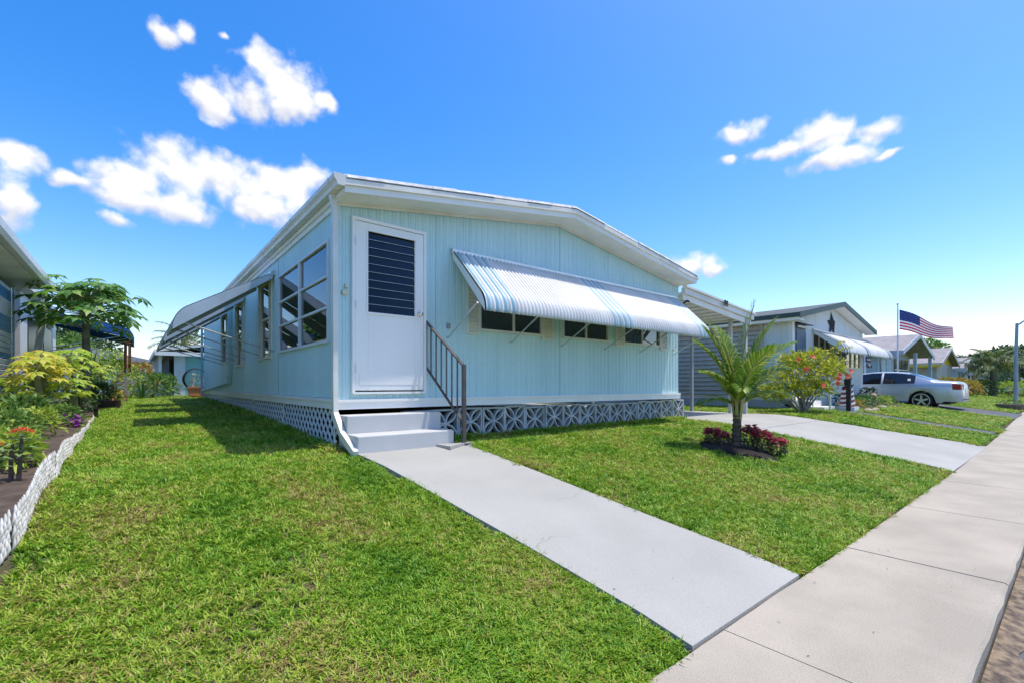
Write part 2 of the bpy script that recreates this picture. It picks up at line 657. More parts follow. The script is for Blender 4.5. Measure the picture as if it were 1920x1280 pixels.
# hairline cracks and bits of litter on the paving
def crack(parent, pts, dz, wd):
    m = MB()
    for i in range(len(pts) - 1):
        n_ = 8
        for k in range(n_):
            f0, f1 = k / n_, (k + 1) / n_
            q = [(pts[i][0] + (pts[i + 1][0] - pts[i][0]) * f, pts[i][1] + (pts[i + 1][1] - pts[i][1]) * f) for f in (f0, f1)]
            j0, j1 = .008 * math.sin(40 * q[0][0] + 9), .008 * math.sin(40 * q[1][0] + 9)
            w0, w1 = wd * U(.5, 1.2), wd * U(.5, 1.2)
            m.add([(q[0][0], q[0][1] + j0, gz(*q[0]) + dz), (q[1][0], q[1][1] + j1, gz(*q[1]) + dz), (q[1][0], q[1][1] + j1 + w1, gz(*q[1]) + dz), (q[0][0], q[0][1] + j0 + w0, gz(*q[0]) + dz)], [(0, 1, 2, 3)])
    build('crack', m, M('crack_grit', (.22, .21, .20), .95, .3, 30), parent)


crack(fwk, [(1.40, -2.55), (1.15, -2.66), (.92, -2.62)], .0165, .0022)
crack(fwk, [(.19, -3.2), (.42, -3.14), (.55, -3.2)], .0165, .0018)
m = MB()
for _ in range(90):
    x_, y_ = U(.2, 8.0), U(-5.1, -.8)
    if not (wl(y_) + .03 < x_ < wr(y_) - .03 and y_ > -4.25) and not (y_ < edge(x_) - .03 and y_ > edge(x_) - .84): continue
    z_ = (gz(x_, y_) + .018) if y_ > -4.29 else zs(x_) + .006
    a_ = U(0, 6.28)
    m.leaf((x_, y_, z_), (math.cos(a_), math.sin(a_), .05), (0, 0, 1), U(.008, .024), U(.004, .010), .0)
tag(build('leaf_litter', m, M('dry_leaf', (.14, .09, .045), .9, .4, 30)), 'scattered dry leaf bits on the paving', 'litter', kind='stuff')

# planting bed on the left
mb = MB()
bx = np.linspace(-3.9, -2.36, 8); by = np.linspace(-4.0, 9.0, 40)
for y in by:
    for x in bx:
        mb.v.append((x, y, gz(x, y) + .005 + .035 * math.sin(x * 5 + y * 2.3) ** 2))
for j in range(39):
    for i in range(7):
        a = j * 8 + i
        mb.f.append((a, a + 1, a + 9, a + 8)); mb.m.append(0)
tag(build('flower_bed', mb, dirt, smooth=True), kind='structure')


# ------------------------------------------------------------------ lawn grass
def lawn(x, y):
    if y < edge(x) + .05: return False
    if x < -3.9 and y < -1.05: return True
    if x < -2.30 and y < 9.0: return False
    if x < -3.4: return False
    if -.02 < x < 7.3 and 0 < y < 13.5: return False
    if wl(y) - .01 < x < wr(y) + .01 and y < -.55: return False
    if -.03 < x < 1.24 and y > -.68 and y < 0: return False
    if dl(y) - .02 < x < dr(y) + .02 and y < 12: return False
    if pl_(y) < x < pr_(y) and y < -.9: return False
    if cl_(y) < x < cr_(y) and y < 9: return False
    if 13.3 < x < 20.5 and y > -.02: return False
    if 14.9 < x < 20.3 and y > -1.15 - .2 * math.sin(x * 2): return False
    if x > 24.4 and y > 2: return False
    a = math.atan2(y + 2.28, x - 4.95)
    if math.hypot(x - 4.95, y + 2.28) < .50 + .07 * math.sin(3 * a) + .05 * math.sin(7 * a + 1): return False
    return True


gm = MB()
dens, gs, prt = [], [], []
cx_, cy_ = camo.location.x, camo.location.y


def emit_grid(x0, x1, y0, y1, st):
    nx = int(round((x1 - x0) / st)); ny = int(round((y1 - y0) / st))
    for j in range(ny):
        for i in range(nx):
            x, y = x0 + (i + .5) * st, y0 + (j + .5) * st
            if not lawn(x, y): continue
            d_ = max(1.2, math.hypot(x - cx_, y - cy_))
            h = st / 2
            gm.add([(x - h, y - h, gz(x - h, y - h) - .018), (x + h, y - h, gz(x + h, y - h) - .018), (x + h, y + h, gz(x + h, y + h) - .018), (x - h, y + h, gz(x - h, y + h) - .018)], [(0, 1, 2, 3)])
            dn = 3900 * min(1.0, (2.6 / d_) ** 1.35)
            # mown lawn wears thin in places
            thin = math.sin(x * 2.1 + 1.3 * math.sin(y * 1.7)) * math.sin(y * 2.6 + 1.1 * math.sin(x * 2.3))
            if thin > .66: dn *= .42
            dens.extend([max(130, dn)] * 4)
            tall = 1.0
            if (1.25 < x < 7.6 and -.22 < y < 0) or (-.22 < x < 0 and -.3 < y < 13): tall = 1.65   # unmown fringe along the skirting
            gs.extend([tall * max(.74, min(2.0, .88 * (d_ / 4.0) ** .45))] * 4)
            prt.append(0)


emit_grid(-2.4, 7.4, -4.4, .2, .1)
emit_grid(-7.5, -3.9, -4.3, -1.1, .2)
emit_grid(-3.4, 0.0, .2, 19.0, .2)
emit_grid(10.4, 27.0, -4.4, 3.0, .2)
emit_grid(27.0, 62.0, -4.0, 2.0, .5)
emit_grid(0, 9.0, 13.4, 19.0, .4)
NT = 5
tr_ = random.Random(3)
for k in range(NT):
    n0 = len(gm.v)
    nb = 11 if k < 4 else 7
    for b in range(nb):
        a = tr_.uniform(0, 6.283); r = .022 * math.sqrt(tr_.random())
        bx_, by_ = r * math.cos(a), r * math.sin(a)
        h = tr_.uniform(.022, .052) * (1.25 if k == 4 else 1)
        ln = tr_.uniform(.015, .065)
        a2 = tr_.uniform(0, 6.283)
        dx, dy = math.cos(a2), math.sin(a2)
        wd = tr_.uniform(.0026, .0044)
        px, py = -dy * wd, dx * wd
        vs = [(bx_ + px, by_ + py, 0), (bx_ - px, by_ - py, 0),
              (bx_ + dx * ln * .35 + px, by_ + dy * ln * .35 + py, h * .6), (bx_ + dx * ln * .35 - px, by_ + dy * ln * .35 - py, h * .6),
              (bx_ + dx * ln, by_ + dy * ln, h * (.95 if tr_.random() < .7 else .6))]
        gm.add(vs, [(0, 1, 3, 2), (2, 3, 4)])
        prt.extend([k + 1] * 2)
    m_ = len(gm.v) - n0
    dens.extend([0] * m_); gs.extend([1] * m_)

gmat = bpy.data.materials.new('lawn_blades')
gmat.use_nodes = True
t = gmat.node_tree
t.nodes.clear()
n = t.nodes.new
oi = n('ShaderNodeObjectInfo')
nzA = n('ShaderNodeTexNoise'); nzA.inputs['Scale'].default_value = 1.5; nzA.inputs['Detail'].default_value = 6
t.links.new(oi.outputs['Location'], nzA.inputs['Vector'])
geo = n('ShaderNodeNewGeometry')
ad = n('ShaderNodeMath'); ad.operation = 'MULTIPLY_ADD'
t.links.new(oi.outputs['Random'], ad.inputs[0]); ad.inputs[1].default_value = .40
sb = n('ShaderNodeMath'); sb.operation = 'MULTIPLY_ADD'
t.links.new(nzA.outputs['Fac'], sb.inputs[0]); sb.inputs[1].default_value = 1.25; sb.inputs[2].default_value = -.57
t.links.new(sb.outputs[0], ad.inputs[2])
ad2 = n('ShaderNodeMath'); ad2.operation = 'MULTIPLY_ADD'
t.links.new(geo.outputs['Random Per Island'], ad2.inputs[0]); ad2.inputs[1].default_value = .52
t.links.new(ad.outputs[0], ad2.inputs[2])
rp = n('ShaderNodeValToRGB')
el_ = rp.color_ramp.elements
el_[0].position = .0; el_[0].color = (.038, .125, .010, 1)
el_[1].position = 1.0; el_[1].color = (.38, .25, .11, 1)
for p_, c_ in ((.26, (.10, .26, .012, 1)), (.54, (.21, .395, .020, 1)), (.76, (.42, .52, .05, 1)), (.88, (.44, .36, .12, 1))):
    e2 = el_.new(p_); e2.color = c_
t.links.new(ad2.outputs[0], rp.inputs[0])
pb = n('ShaderNodeBsdfPrincipled'); pb.inputs['Roughness'].default_value = .5
pb.inputs['Specular IOR Level'].default_value = .35
t.links.new(rp.outputs[0], pb.inputs['Base Color'])
tl = n('ShaderNodeBsdfTranslucent'); t.links.new(rp.outputs[0], tl.inputs['Color'])
mm = n('ShaderNodeMixShader'); mm.inputs[0].default_value = .26
t.links.new(pb.outputs[0], mm.inputs[1]); t.links.new(tl.outputs[0], mm.inputs[2])
oo = n('ShaderNodeOutputMaterial'); t.links.new(mm.outputs[0], oo.inputs['Surface'])

grass = build('lawn_grass', gm, gmat)
me = grass.data
at = me.attributes.new('dens', 'FLOAT', 'POINT'); at.data.foreach_set('value', np.array(dens, dtype=np.float32))
at = me.attributes.new('gs', 'FLOAT', 'POINT'); at.data.foreach_set('value', np.array(gs, dtype=np.float32))
at = me.attributes.new('part', 'INT', 'FACE'); at.data.foreach_set('value', np.array(prt, dtype=np.int32))
tag(grass, 'short mown yellow-green lawn grass', 'grass', kind='stuff')
ng = bpy.data.node_groups.new('lawn_scatter', 'GeometryNodeTree')
ng.interface.new_socket('Geometry', in_out='INPUT', socket_type='NodeSocketGeometry')
ng.interface.new_socket('Geometry', in_out='OUTPUT', socket_type='NodeSocketGeometry')
gn = ng.nodes.new
gl = ng.links.new
gi = gn('NodeGroupInput'); go = gn('NodeGroupOutput')
pa = gn('GeometryNodeInputNamedAttribute'); pa.data_type = 'INT'; pa.inputs['Name'].default_value = 'part'


def sepgeo(k):
    cmp_ = gn('FunctionNodeCompare'); cmp_.data_type = 'INT'; cmp_.operation = 'EQUAL'
    ins = [i for i in cmp_.inputs if i.type == 'INT']
    gl(pa.outputs[0], ins[0]); ins[1].default_value = k
    sg = gn('GeometryNodeSeparateGeometry'); sg.domain = 'FACE'
    gl(gi.outputs[0], sg.inputs['Geometry']); gl(cmp_.outputs[0], sg.inputs['Selection'])
    return sg.outputs[0]


dp = gn('GeometryNodeDistributePointsOnFaces')
gl(sepgeo(0), dp.inputs['Mesh'])
da = gn('GeometryNodeInputNamedAttribute'); da.data_type = 'FLOAT'; da.inputs['Name'].default_value = 'dens'
gl(da.outputs[0], dp.inputs['Density'])
jn = gn('GeometryNodeJoinGeometry')
for k in range(NT, 0, -1):
    g2 = gn('GeometryNodeGeometryToInstance')
    gl(sepgeo(k), g2.inputs[0]); gl(g2.outputs[0], jn.inputs[0])
ip = gn('GeometryNodeInstanceOnPoints')
gl(dp.outputs['Points'], ip.inputs['Points']); gl(jn.outputs[0], ip.inputs['Instance'])
ip.inputs['Pick Instance'].default_value = True
ri = gn('FunctionNodeRandomValue'); ri.data_type = 'INT'
ii = [i for i in ri.inputs if i.type == 'INT']
ii[0].default_value = 0; ii[1].default_value = NT - 1
gl([o for o in ri.outputs if o.type == 'INT'][0], ip.inputs['Instance Index'])
rr = gn('FunctionNodeRandomValue'); rr.data_type = 'FLOAT_VECTOR'
vi = [i for i in rr.inputs if i.type == 'VECTOR']
vi[0].default_value = (-.2, -.2, 0); vi[1].default_value = (.2, .2, 6.283)
gl([o for o in rr.outputs if o.type == 'VECTOR'][0], ip.inputs['Rotation'])
ga = gn('GeometryNodeInputNamedAttribute'); ga.data_type = 'FLOAT'; ga.inputs['Name'].default_value = 'gs'
rs_ = gn('FunctionNodeRandomValue'); rs_.data_type = 'FLOAT'
fi = [i for i in rs_.inputs if i.type == 'VALUE']
fi[0].default_value = .65; fi[1].default_value = 1.25
mu = gn('ShaderNodeMath'); mu.operation = 'MULTIPLY'
gl(ga.outputs[0], mu.inputs[0]); gl([o for o in rs_.outputs if o.type == 'VALUE'][0], mu.inputs[1])
gl(mu.outputs[0], ip.inputs['Scale'])
gl(ip.outputs[0], go.inputs[0])
md = grass.modifiers.new('scatter', 'NODES'); md.node_group = ng


# ------------------------------------------------------------------ the aqua mobile home
W_, D_ = 7.21, 13.4
EZ, RZ = 2.765, 3.29


def zw(x):
    return EZ + (RZ - EZ) * (1 - abs(x - W_ / 2) / (W_ / 2))


def siding(mb, a0, a1, pitch, depth, z0, z1, holes, fmap, phase=0.0):
    """ribbed sheet: columns of the profile run from z0 to z1(a), minus openings."""
    prof = ((0, 0), (.40, 0), (.48, -depth), (.56, -depth), (.64, 0), (.80, 0), (.84, -depth * .55), (.90, -depth * .55), (.94, 0))
    cols = {round(a0, 4), round(a1, 4)}
    k = math.floor((a0 - phase) / pitch)
    while k * pitch + phase < a1:
        for q, _ in prof:
            a = k * pitch + phase + q * pitch
            if a0 < a < a1: cols.add(round(a, 4))
        k += 1
    for h in holes:
        for a in (h[0], h[1]):
            if a0 < a < a1: cols.add(round(a, 4))
    cols = sorted(cols)

    def off(a):
        t_ = ((a - phase) / pitch) % 1.0
        qs = [p[0] for p in prof] + [1.0]
        ds = [p[1] for p in prof] + [0]
        return float(np.interp(t_, qs, ds))
    for i in range(len(cols) - 1):
        p, q = cols[i], cols[i + 1]
        if q - p < 1e-4: continue
        m = (p + q) / 2
        segs = [(None, None)]
        hs_ = sorted([(h[2], h[3]) for h in holes if h[0] < m < h[1]])
        lo = z0
        spans = []
        for h0, h1 in hs_:
            spans.append((lo, h0)); lo = h1
        spans.append((lo, 'top'))
        for s0, s1 in spans:
            t0 = z1(p) if s1 == 'top' else s1
            t1 = z1(q) if s1 == 'top' else s1
            if t0 - s0 < .004: continue
            mb.add([fmap(p, off(p), s0), fmap(q, off(q), s0), fmap(q, off(q), t1), fmap(p, off(p), t0)], [(0, 1, 2, 3)])


home = thing('mobile_home', 'pale aqua ribbed mobile home with white gable roof and striped front awning', 'mobile home', (0, 0, -.08))
FW = [(2.03, 3.20, 1.46, 2.22), (3.72, 4.84, 1.46, 2.22), (5.34, 6.48, 1.46, 2.22)]
fholes = [(.19, 1.11, .575, 2.615)] + FW
fw = part('front_wall', interior, home, lambda m: siding(m, .03, W_ - .03, 1.0, 0, .45, lambda a: zw(a) - .02, fholes, lambda a, o, z: (a, .05, z)))
cuts = [0.0, 1.30, 2.335, 3.64, 4.87, 6.06, W_]
for i in range(6):
    dz = U(-.0015, .0015)
    part('siding_panel', aqua, fw, lambda m: siding(m, cuts[i] + .002, cuts[i + 1] - .002, .105, .008, .485, lambda a: zw(a), fholes, lambda a, o, z: (a, -o - .0 + dz, z)))
scr = mesh('screw', MB().lathe([(0, -.004), (.005, -.003), (.006, 0)], (0, 0, 0), 6, 'y'), alum)
SW = [(.29, 2.72, 1.20, 2.37), (3.44, 4.08, 1.15, 2.43), (6.08, 6.70, 1.10, 2.42), (8.32, 8.95, 1.25, 2.42)]
lw = part('side_wall', interior, home, lambda m: siding(m, .03, D_ - .03, 2.0, 0, .45, lambda a: EZ - .02, SW, lambda a, o, z: (.05, a, z)))
yc = [0, 2.85, 5.1, 7.55, 10.0, D_]
for i in range(5):
    part('siding_panel', aqua, lw, lambda m: siding(m, yc[i] + .002, yc[i + 1] - .002, .08, .008, .50, lambda a: EZ - .01, SW, lambda a, o, z: (-o, a, z)))
part('rear_wall', aqua, home, lambda m: (m.box(.02, W_ - .02, D_ - .06, D_, .40, EZ), m.prism([(.03, EZ), (W_ - .03, EZ), (W_ / 2, RZ)], D_ - .06, D_)))
part('right_wall', aqua, home, lambda m: siding(m, .0, D_ - .001, .105, .011, .485, lambda a: EZ, [], lambda a, o, z: (W_ + o, a, z)))
part('corner_post', aqua, home, lambda m: (m.box(-.035, .035, -.012, .0, .49, EZ), m.box(-.035, -.004, 0.0005, .05, .49, EZ - .01)))
part('floor_deck', interior, home, lambda m: m.box(.04, W_ - .04, .06, D_ - .08, .40, .50))
part('ceiling', interior, home, lambda m: m.box(.06, W_ - .06, .07, D_ - .08, 2.66, 2.70))
part('partition', interior, home, lambda m: m.box(.06, W_ - .06, 3.05, 3.10, .51, 2.65))
part('partition', interior, home, lambda m: m.box(3.48, 3.52, 3.12, D_ - .1, .51, 2.65))

# white belt trim around the bottom of the walls
part('trim_board', white, home, lambda m: (m.box(-.03, W_ + .02, -.035, -.001, .372, .482), m.box(-.03, W_ + .02, -.047, -.036, .455, .487)))
part('trim_board', white, home, lambda m: (m.box(-.03, -.002, .001, D_, .372, .496), m.box(-.041, -.031, .0, D_, .455, .490)))

# roof, fascia, soffit
def gable(m, lo, hi, y0, y1, x0=-.06, x1=W_ + .06):
    f = lambda x: EZ + (RZ - EZ) * (1 - abs(x - W_ / 2) / (W_ / 2))
    mid = W_ / 2
    m.prism([(x0, f(x0) + lo), (mid, RZ + lo), (x1, f(x1) + lo), (x1, f(x1) + hi), (mid, RZ + hi), (x0, f(x0) + hi)], y0, y1)


roof = part('roof', roofw, home, lambda m: gable(m, .135, .205, -.36, D_ + .12, -.04, W_ + .09))
# rough coated sheets show as uneven lips along the front edge
def lips(m):
    x = -.03
    while x < W_ + .08:
        wdt = U(.25, .7)
        x2 = min(W_ + .08, x + wdt)
        h = U(.022, .04); yy = U(-.425, -.408)
        for (a, b) in (((x, min(x2, W_ / 2)),) if x < W_ / 2 else ((x, x2),)):
            if b - a < .02: continue
            f = lambda q: EZ + (RZ - EZ) * (1 - abs(q - W_ / 2) / (W_ / 2)) + .15
            m.add([(a, yy, f(a)), (b, yy, f(b)), (b, yy + .01, f(b) + h), (a, yy + .01, f(a) + h * .9), (a, -.30, f(a) + .055), (b, -.30, f(b) + .055), (a, -.30, f(a)), (b, -.30, f(b))],
                  [(0, 1, 2, 3), (3, 2, 5, 4), (6, 7, 1, 0), (0, 3, 4, 6), (1, 7, 5, 2)])
        x = x2 + .003 if not (x < W_ / 2 < x2) else W_ / 2 + .002


part('drip_edge', roofw, roof, lips)
part('fascia', white, home, lambda m: gable(m, .0, .072, -.385, -.362, -.045, W_ + .06))
part('fascia', cream, home, lambda m: gable(m, .0725, .134, -.412, -.340, -.05, W_ + .085))
part('soffit', cream, home, lambda m: gable(m, .004, .035, -.361, .0, -.04, W_ + .055))
part('frieze_board', cream, home, lambda m: gable(m, -.035, .0035, -.022, -.0125, .0, W_))
part('eave_box', white, home, lambda m: (m.box(-.050, .0, -.36, D_ + .1, 2.762, 2.86), m.box(-.024, -.003, .0, D_, 2.70, 2.7615)))
part('eave_box', white, home, lambda m: m.box(W_, W_ + .05, -.36, D_ + .1, 2.762, 2.84))
gut = part('gutter', gutterm, home, lambda m: m.prism([(-.052, 2.93), (-.052, 2.815), (-.125, 2.815), (-.138, 2.85), (-.165, 2.885), (-.168, 2.93), (-.156, 2.93), (-.150, 2.90), (-.062, 2.90), (-.062, 2.93)], -.405, D_ + .1))
part('end_cap', gutterm, gut, lambda m: m.prism([(-.05, 2.934), (-.05, 2.811), (-.128, 2.811), (-.142, 2.848), (-.169, 2.883), (-.172, 2.934)], -.412, -.405))
for y in (-.22, 1.4, 3.3, 5.6, 8.1, 10.8):
    part('seam_band', gutterm, gut, lambda m: m.prism([(-.05, 2.811), (-.128, 2.811), (-.142, 2.848), (-.169, 2.883), (-.172, 2.932), (-.166, 2.932), (-.163, 2.886), (-.136, 2.852), (-.123, 2.8152), (-.05, 2.8152)], y, y + .05))
for y in (.6, 2.4, 4.2, 6.2, 8.4):
    part('strap', alum, gut, lambda m: m.bar((-.16, y, 2.938), (-.0, y + .01, 2.965), .02, .006))

# downspout at the front corner and its kick-out
ds = MB()
P = [(-.085, -.075, 2.82), (-.055, -.07, 2.70), (-.05, -.07, .50), (-.05, -.08, .33), (-.035, -.28, .10), (-.03, -.66, -.07)]
for i in range(len(P) - 1):
    ds.bar(P[i], P[i + 1], .075, .055, up=(1, 0, 0) if i in (0, 1, 2) else (1, 0, 0))
build('downspout', ds, gutterm, home)
ds = MB()
ds.bar((-.05, 7.52, 2.82), (-.05, 7.52, .86), .06, .08, up=(1, 0, 0))
ds.bar((-.055, 7.54, .90), (-.06, 7.62, .70), .085, .09, up=(1, 0, 0))
ds.bar((-.07, 7.60, .735), (-.07, 13.2, .47), .08, .06, up=(1, 0, 0))
build('downspout', ds, aqua, home)
part('downspout', M('pale_blue_pipe', (.36, .52, .60), .5), home, lambda m: m.bar((-.06, D_ - .02, 2.82), (-.06, D_ - .02, .3), .06, .06))

# decorative screen blocks under the front
blk = MB()
h_, t_, dp_ = .203, .024, .10
for (a, b, c_, d_) in ((-h_, h_, -h_, -h_ + t_), (-h_, h_, h_ - t_, h_), (-h_, -h_ + t_, -h_ + t_, h_ - t_), (h_ - t_, h_, -h_ + t_, h_ - t_)):
    blk.box(a, b, 0, dp_, c_, d_)
ir = h_ - t_ * .5
for q in range(4):
    ca, sa = math.cos(q * math.pi / 2), math.sin(q * math.pi / 2)
    nseg = 9
    ring = []
    for i in range(nseg + 1):
        t2 = math.pi * i / nseg
        for rr_ in (ir + t_ * .35, ir - t_ * .65):
            lx, lz = rr_ * math.cos(t2), -ir + rr_ * math.sin(t2)
            lx = max(-ir, min(ir, lx)); lz = max(-ir, min(ir, lz))
            ring.append((lx * ca - lz * sa, lx * sa + lz * ca))
    o = len(blk.v)
    y0_ = .004 + .002 * q
    for (x_, z_) in ring:
        blk.v.append((x_, y0_, z_))
    for (x_, z_) in ring:
        blk.v.append((x_, dp_ - y0_, z_))
    n2 = len(ring)
    for i in range(nseg):
        a = o + 2 * i
        blk.f.append((a, a + 2, a + 3, a + 1)); blk.m.append(0)
        blk.f.append((a, a + n2, a + 2 + n2, a + 2)); blk.m.append(0)
        blk.f.append((a + 1, a + 3, a + 3 + n2, a + 1 + n2)); blk.m.append(0)
bme = mesh('screen_block', blk, blockc)
bx0 = 7.45
for i in range(17):
    cx = bx0 - .206 - i * .4125
    if cx < .9: break
    o = place('screen_block', bme, home, (cx, .02 + U(-.012, .012), .128 + U(-.012, .012) + (.02 if i < 2 else 0)), (0, U(-.012, .012), U(-.01, .01)))
blk2 = bme
place('screen_block', bme, home, (7.44, .29, .13), (0, 0, math.pi / 2))
place('screen_block', bme, home, (7.44, .71, .13), (0, 0, math.pi / 2))

# lattice skirting along the side, in panels
strip_w, pit = .036, .165
py0 = 0.03
while py0 < D_ - .1:
    py1 = min(py0 + 2.42, D_)
    m = MB()
    for sgn, xo in ((1, -.004), (-1, .008)):
        k = py0 - .6
        while k < py1 + .6:
            z0_, z1_ = -.12, .372
            ya, yb = (k, k + (z1_ - z0_) * sgn)
            # clip to panel
            def cl(y, z, y2, z2):
                pts = []
                for (p, q) in ((0, 1),):
                    ta, tb = 0.0, 1.0
                    dy = y2 - y
                    for lim, sg in ((py0, 1), (py1, -1)):
                        f0, f1 = sg * (y - lim), sg * (y2 - lim)
                        if f0 < 0 and f1 < 0: return None
                        if f0 < 0: ta = max(ta, f0 / (f0 - f1))
                        elif f1 < 0: tb = min(tb, f0 / (f0 - f1))
                    if tb - ta < .02: return None
                    return (y + dy * ta, z + (z2 - z) * ta, y + dy * tb, z + (z2 - z) * tb)
            r_ = cl(ya, z0_, yb, z1_)
            if r_:
                m.bar((xo, r_[0], r_[1]), (xo, r_[2], r_[3]), strip_w, .008, up=(1, 0, 0))
            k += pit
    for y in (py0, py1 - .03):
        m.box(-.016, -.010, y, y + .03, -.12, .372)
    lp = build('lattice_panel', m, latt, home)
    lp['kind'] = 'stuff'
    py0 = py1 + .005

# front door
door = thing('tmp', 'x', 'x', (0, 0, -.08)) if False else None
dm = MB()
dm.box(.20, .355, -.038, -.004, .59, 2.60); dm.box(.975, 1.10, -.038, -.004, .59, 2.60)
dm.box(.3555, .9745, -.038, -.004, 2.50, 2.60); dm.box(.3555, .9745, -.038, -.004, .59, 1.525)
door = build('door', dm, doorw, home, bevel=.003)
part('door_frame', doorw, door, lambda m: (m.box(.163, .196, -.045, .03, .56, 2.645), m.box(1.104, 1.137, -.045, .03, .56, 2.645), m.box(.1965, 1.1035, -.045, .03, 2.606, 2.645), m.box(.17, 1.13, -.05, .03, .548, .574)))
part('louvre_frame', doorw, door, lambda m: (m.box(.335, .352, -.05, -.006, 1.51, 2.525), m.box(.978, .995, -.05, -.006, 1.51, 2.525), m.box(.3525, .9775, -.055, -.006, 2.50, 2.53), m.box(.3525, .9775, -.05, -.006, 1.507, 1.527)))
part('kick_plate', doorw, door, lambda m: m.box(.25, 1.05, -.0415, -.0385, .66, .80))
part('insect_screen', screenm, door, lambda m: m.box(.353, .977, -.006, -.002, 1.527, 2.50))
pane = MB().bar((-.31, 0, 0), (.31, 0, 0), .005, .100, up=(0, 0, 1))
pme = mesh('louvre_pane', pane, darkglass)
edge_m = mesh('pane_edge', MB().bar((-.31, 0, 0), (.31, 0, 0), .005, .0028), alum)
for i in range(10):
    z = 1.58 + i * .0975
    place('louvre_pane', pme, door, (.665, -.022, z), (R(-7), 0, 0))
    place('pane_edge', edge_m, door, (.665, -.0315, z - .0505))
for k in range(9):
    part('weather_strip', black, door, lambda m: m.box(.215 + k * .098, .215 + k * .098 + U(.05, .092), -.044, -.039, .578, .5895))
for z in (.85, 1.6, 2.35):
    part('hinge', alum, door, lambda m: m.tube([(.198, -.048, z - .045), (.198, -.048, z + .045)], .007, 6))
kb = MB().lathe([(.0, -.115), (.022, -.112), (.031, -.098), (.028, -.08), (.014, -.068), (.013, -.05), (.030, -.047), (.030, -.039)], (1.035, 0, 1.565), 14, 'y')
build('knob', kb, M('chrome', (.75, .73, .70), .15, .03, 3, metal=1), door, smooth=True)
part('light_mount', M('old_ivory_plastic', (.66, .60, .46), .6), home, lambda m: (m.lathe([(.0, -.03), (.03, -.028), (.038, -.012), (.04, -.0005)], (.085, 0, 1.735), 10, 'y'), m.box(.085, .115, -.03, -.0005, 1.79, 1.83), m.lathe([(0, -.04), (.012, -.038), (.012, -.029)], (.10, 0, 1.75), 8, 'y', 0)))
part('outlet_box', M('grey_outlet', (.30, .34, .33), .6), home, lambda m: m.box(1.465, 1.515, -.03, -.0005, 1.42, 1.49), bevel=.004)
part('hose_bib', alum, home, lambda m: (m.tube([(6.98, -.0, 1.39), (6.98, -.05, 1.39)], .015, 6), m.box(6.965, 6.995, -.06, -.05, 1.36, 1.43)))

# front windows, panes and shutters
for wi, (a, b, z0, z1) in enumerate(FW):
    f = MB()
    f.box(a - .02, b + .02, -.03, .045, z0 - .035, z0); f.box(a - .02, b + .02, -.03, .045, z1, z1 + .03)
    f.box(a - .02, a, -.03, .045, z0 + .0005, z1 - .0005); f.box(b, b + .02, -.03, .045, z0 + .0005, z1 - .0005)
    mid = a + (b - a) * (.53, .50, .50)[wi]
    win = build('window', f, winframe, home)
    part('mullion', winframe, win, lambda m: (m.box(mid - .022, mid - .002, -.022, .02, z0 + .001, z1 - .001), m.box(mid + .002, mid + .02, -.012, .03, z0 + .001, z1 - .001)))
    part('sill', winframe, win, lambda m: m.box(a - .03, b + .03, -.045, -.0305, z0 - .035, z0 - .005))
    part('pane', winglass, win, lambda m: m.box(a + .0005, mid - .0225, .004, .008, z0 + .001, z1 - .001))
    part('pane', winglass, win, lambda m: m.box(mid + .0205, b - .0005, .012, .016, z0 + .001, z1 - .001))
    if wi < 2:
        part('sliding_rail', winframe, win, lambda m: m.box(b - .12, b - .105, .02, .035, z0 + .001, z1 - .001))
for (a, b) in ((1.79, 2.005), (3.225, 3.465), (5.075, 5.315), (6.505, 6.745)):
    s = MB()
    s.box(a, a + .025, -.032, -.001, 1.37, 2.24); s.box(b - .025, b, -.032, -.001, 1.37, 2.24)
    s.box(a + .0255, b - .0255, -.032, -.001, 1.37, 1.395); s.box(a + .0255, b - .0255, -.032, -.001, 2.215, 2.24)
    s.box(a + .0255, b - .0255, -.008, -.001, 1.396, 2.214)
    sh = build('shutter', s, shutter, home)
    sl_ = mesh('louvre_slat', MB().bar((-(b - a) / 2 + .027, 0, 0), ((b - a) / 2 - .027, 0, 0), .008, .048), shutter)
    for i in range(15):
        place('louvre_slat', sl_, sh, ((a + b) / 2, -.02, 1.425 + i * .054), (R(-28), 0, 0))

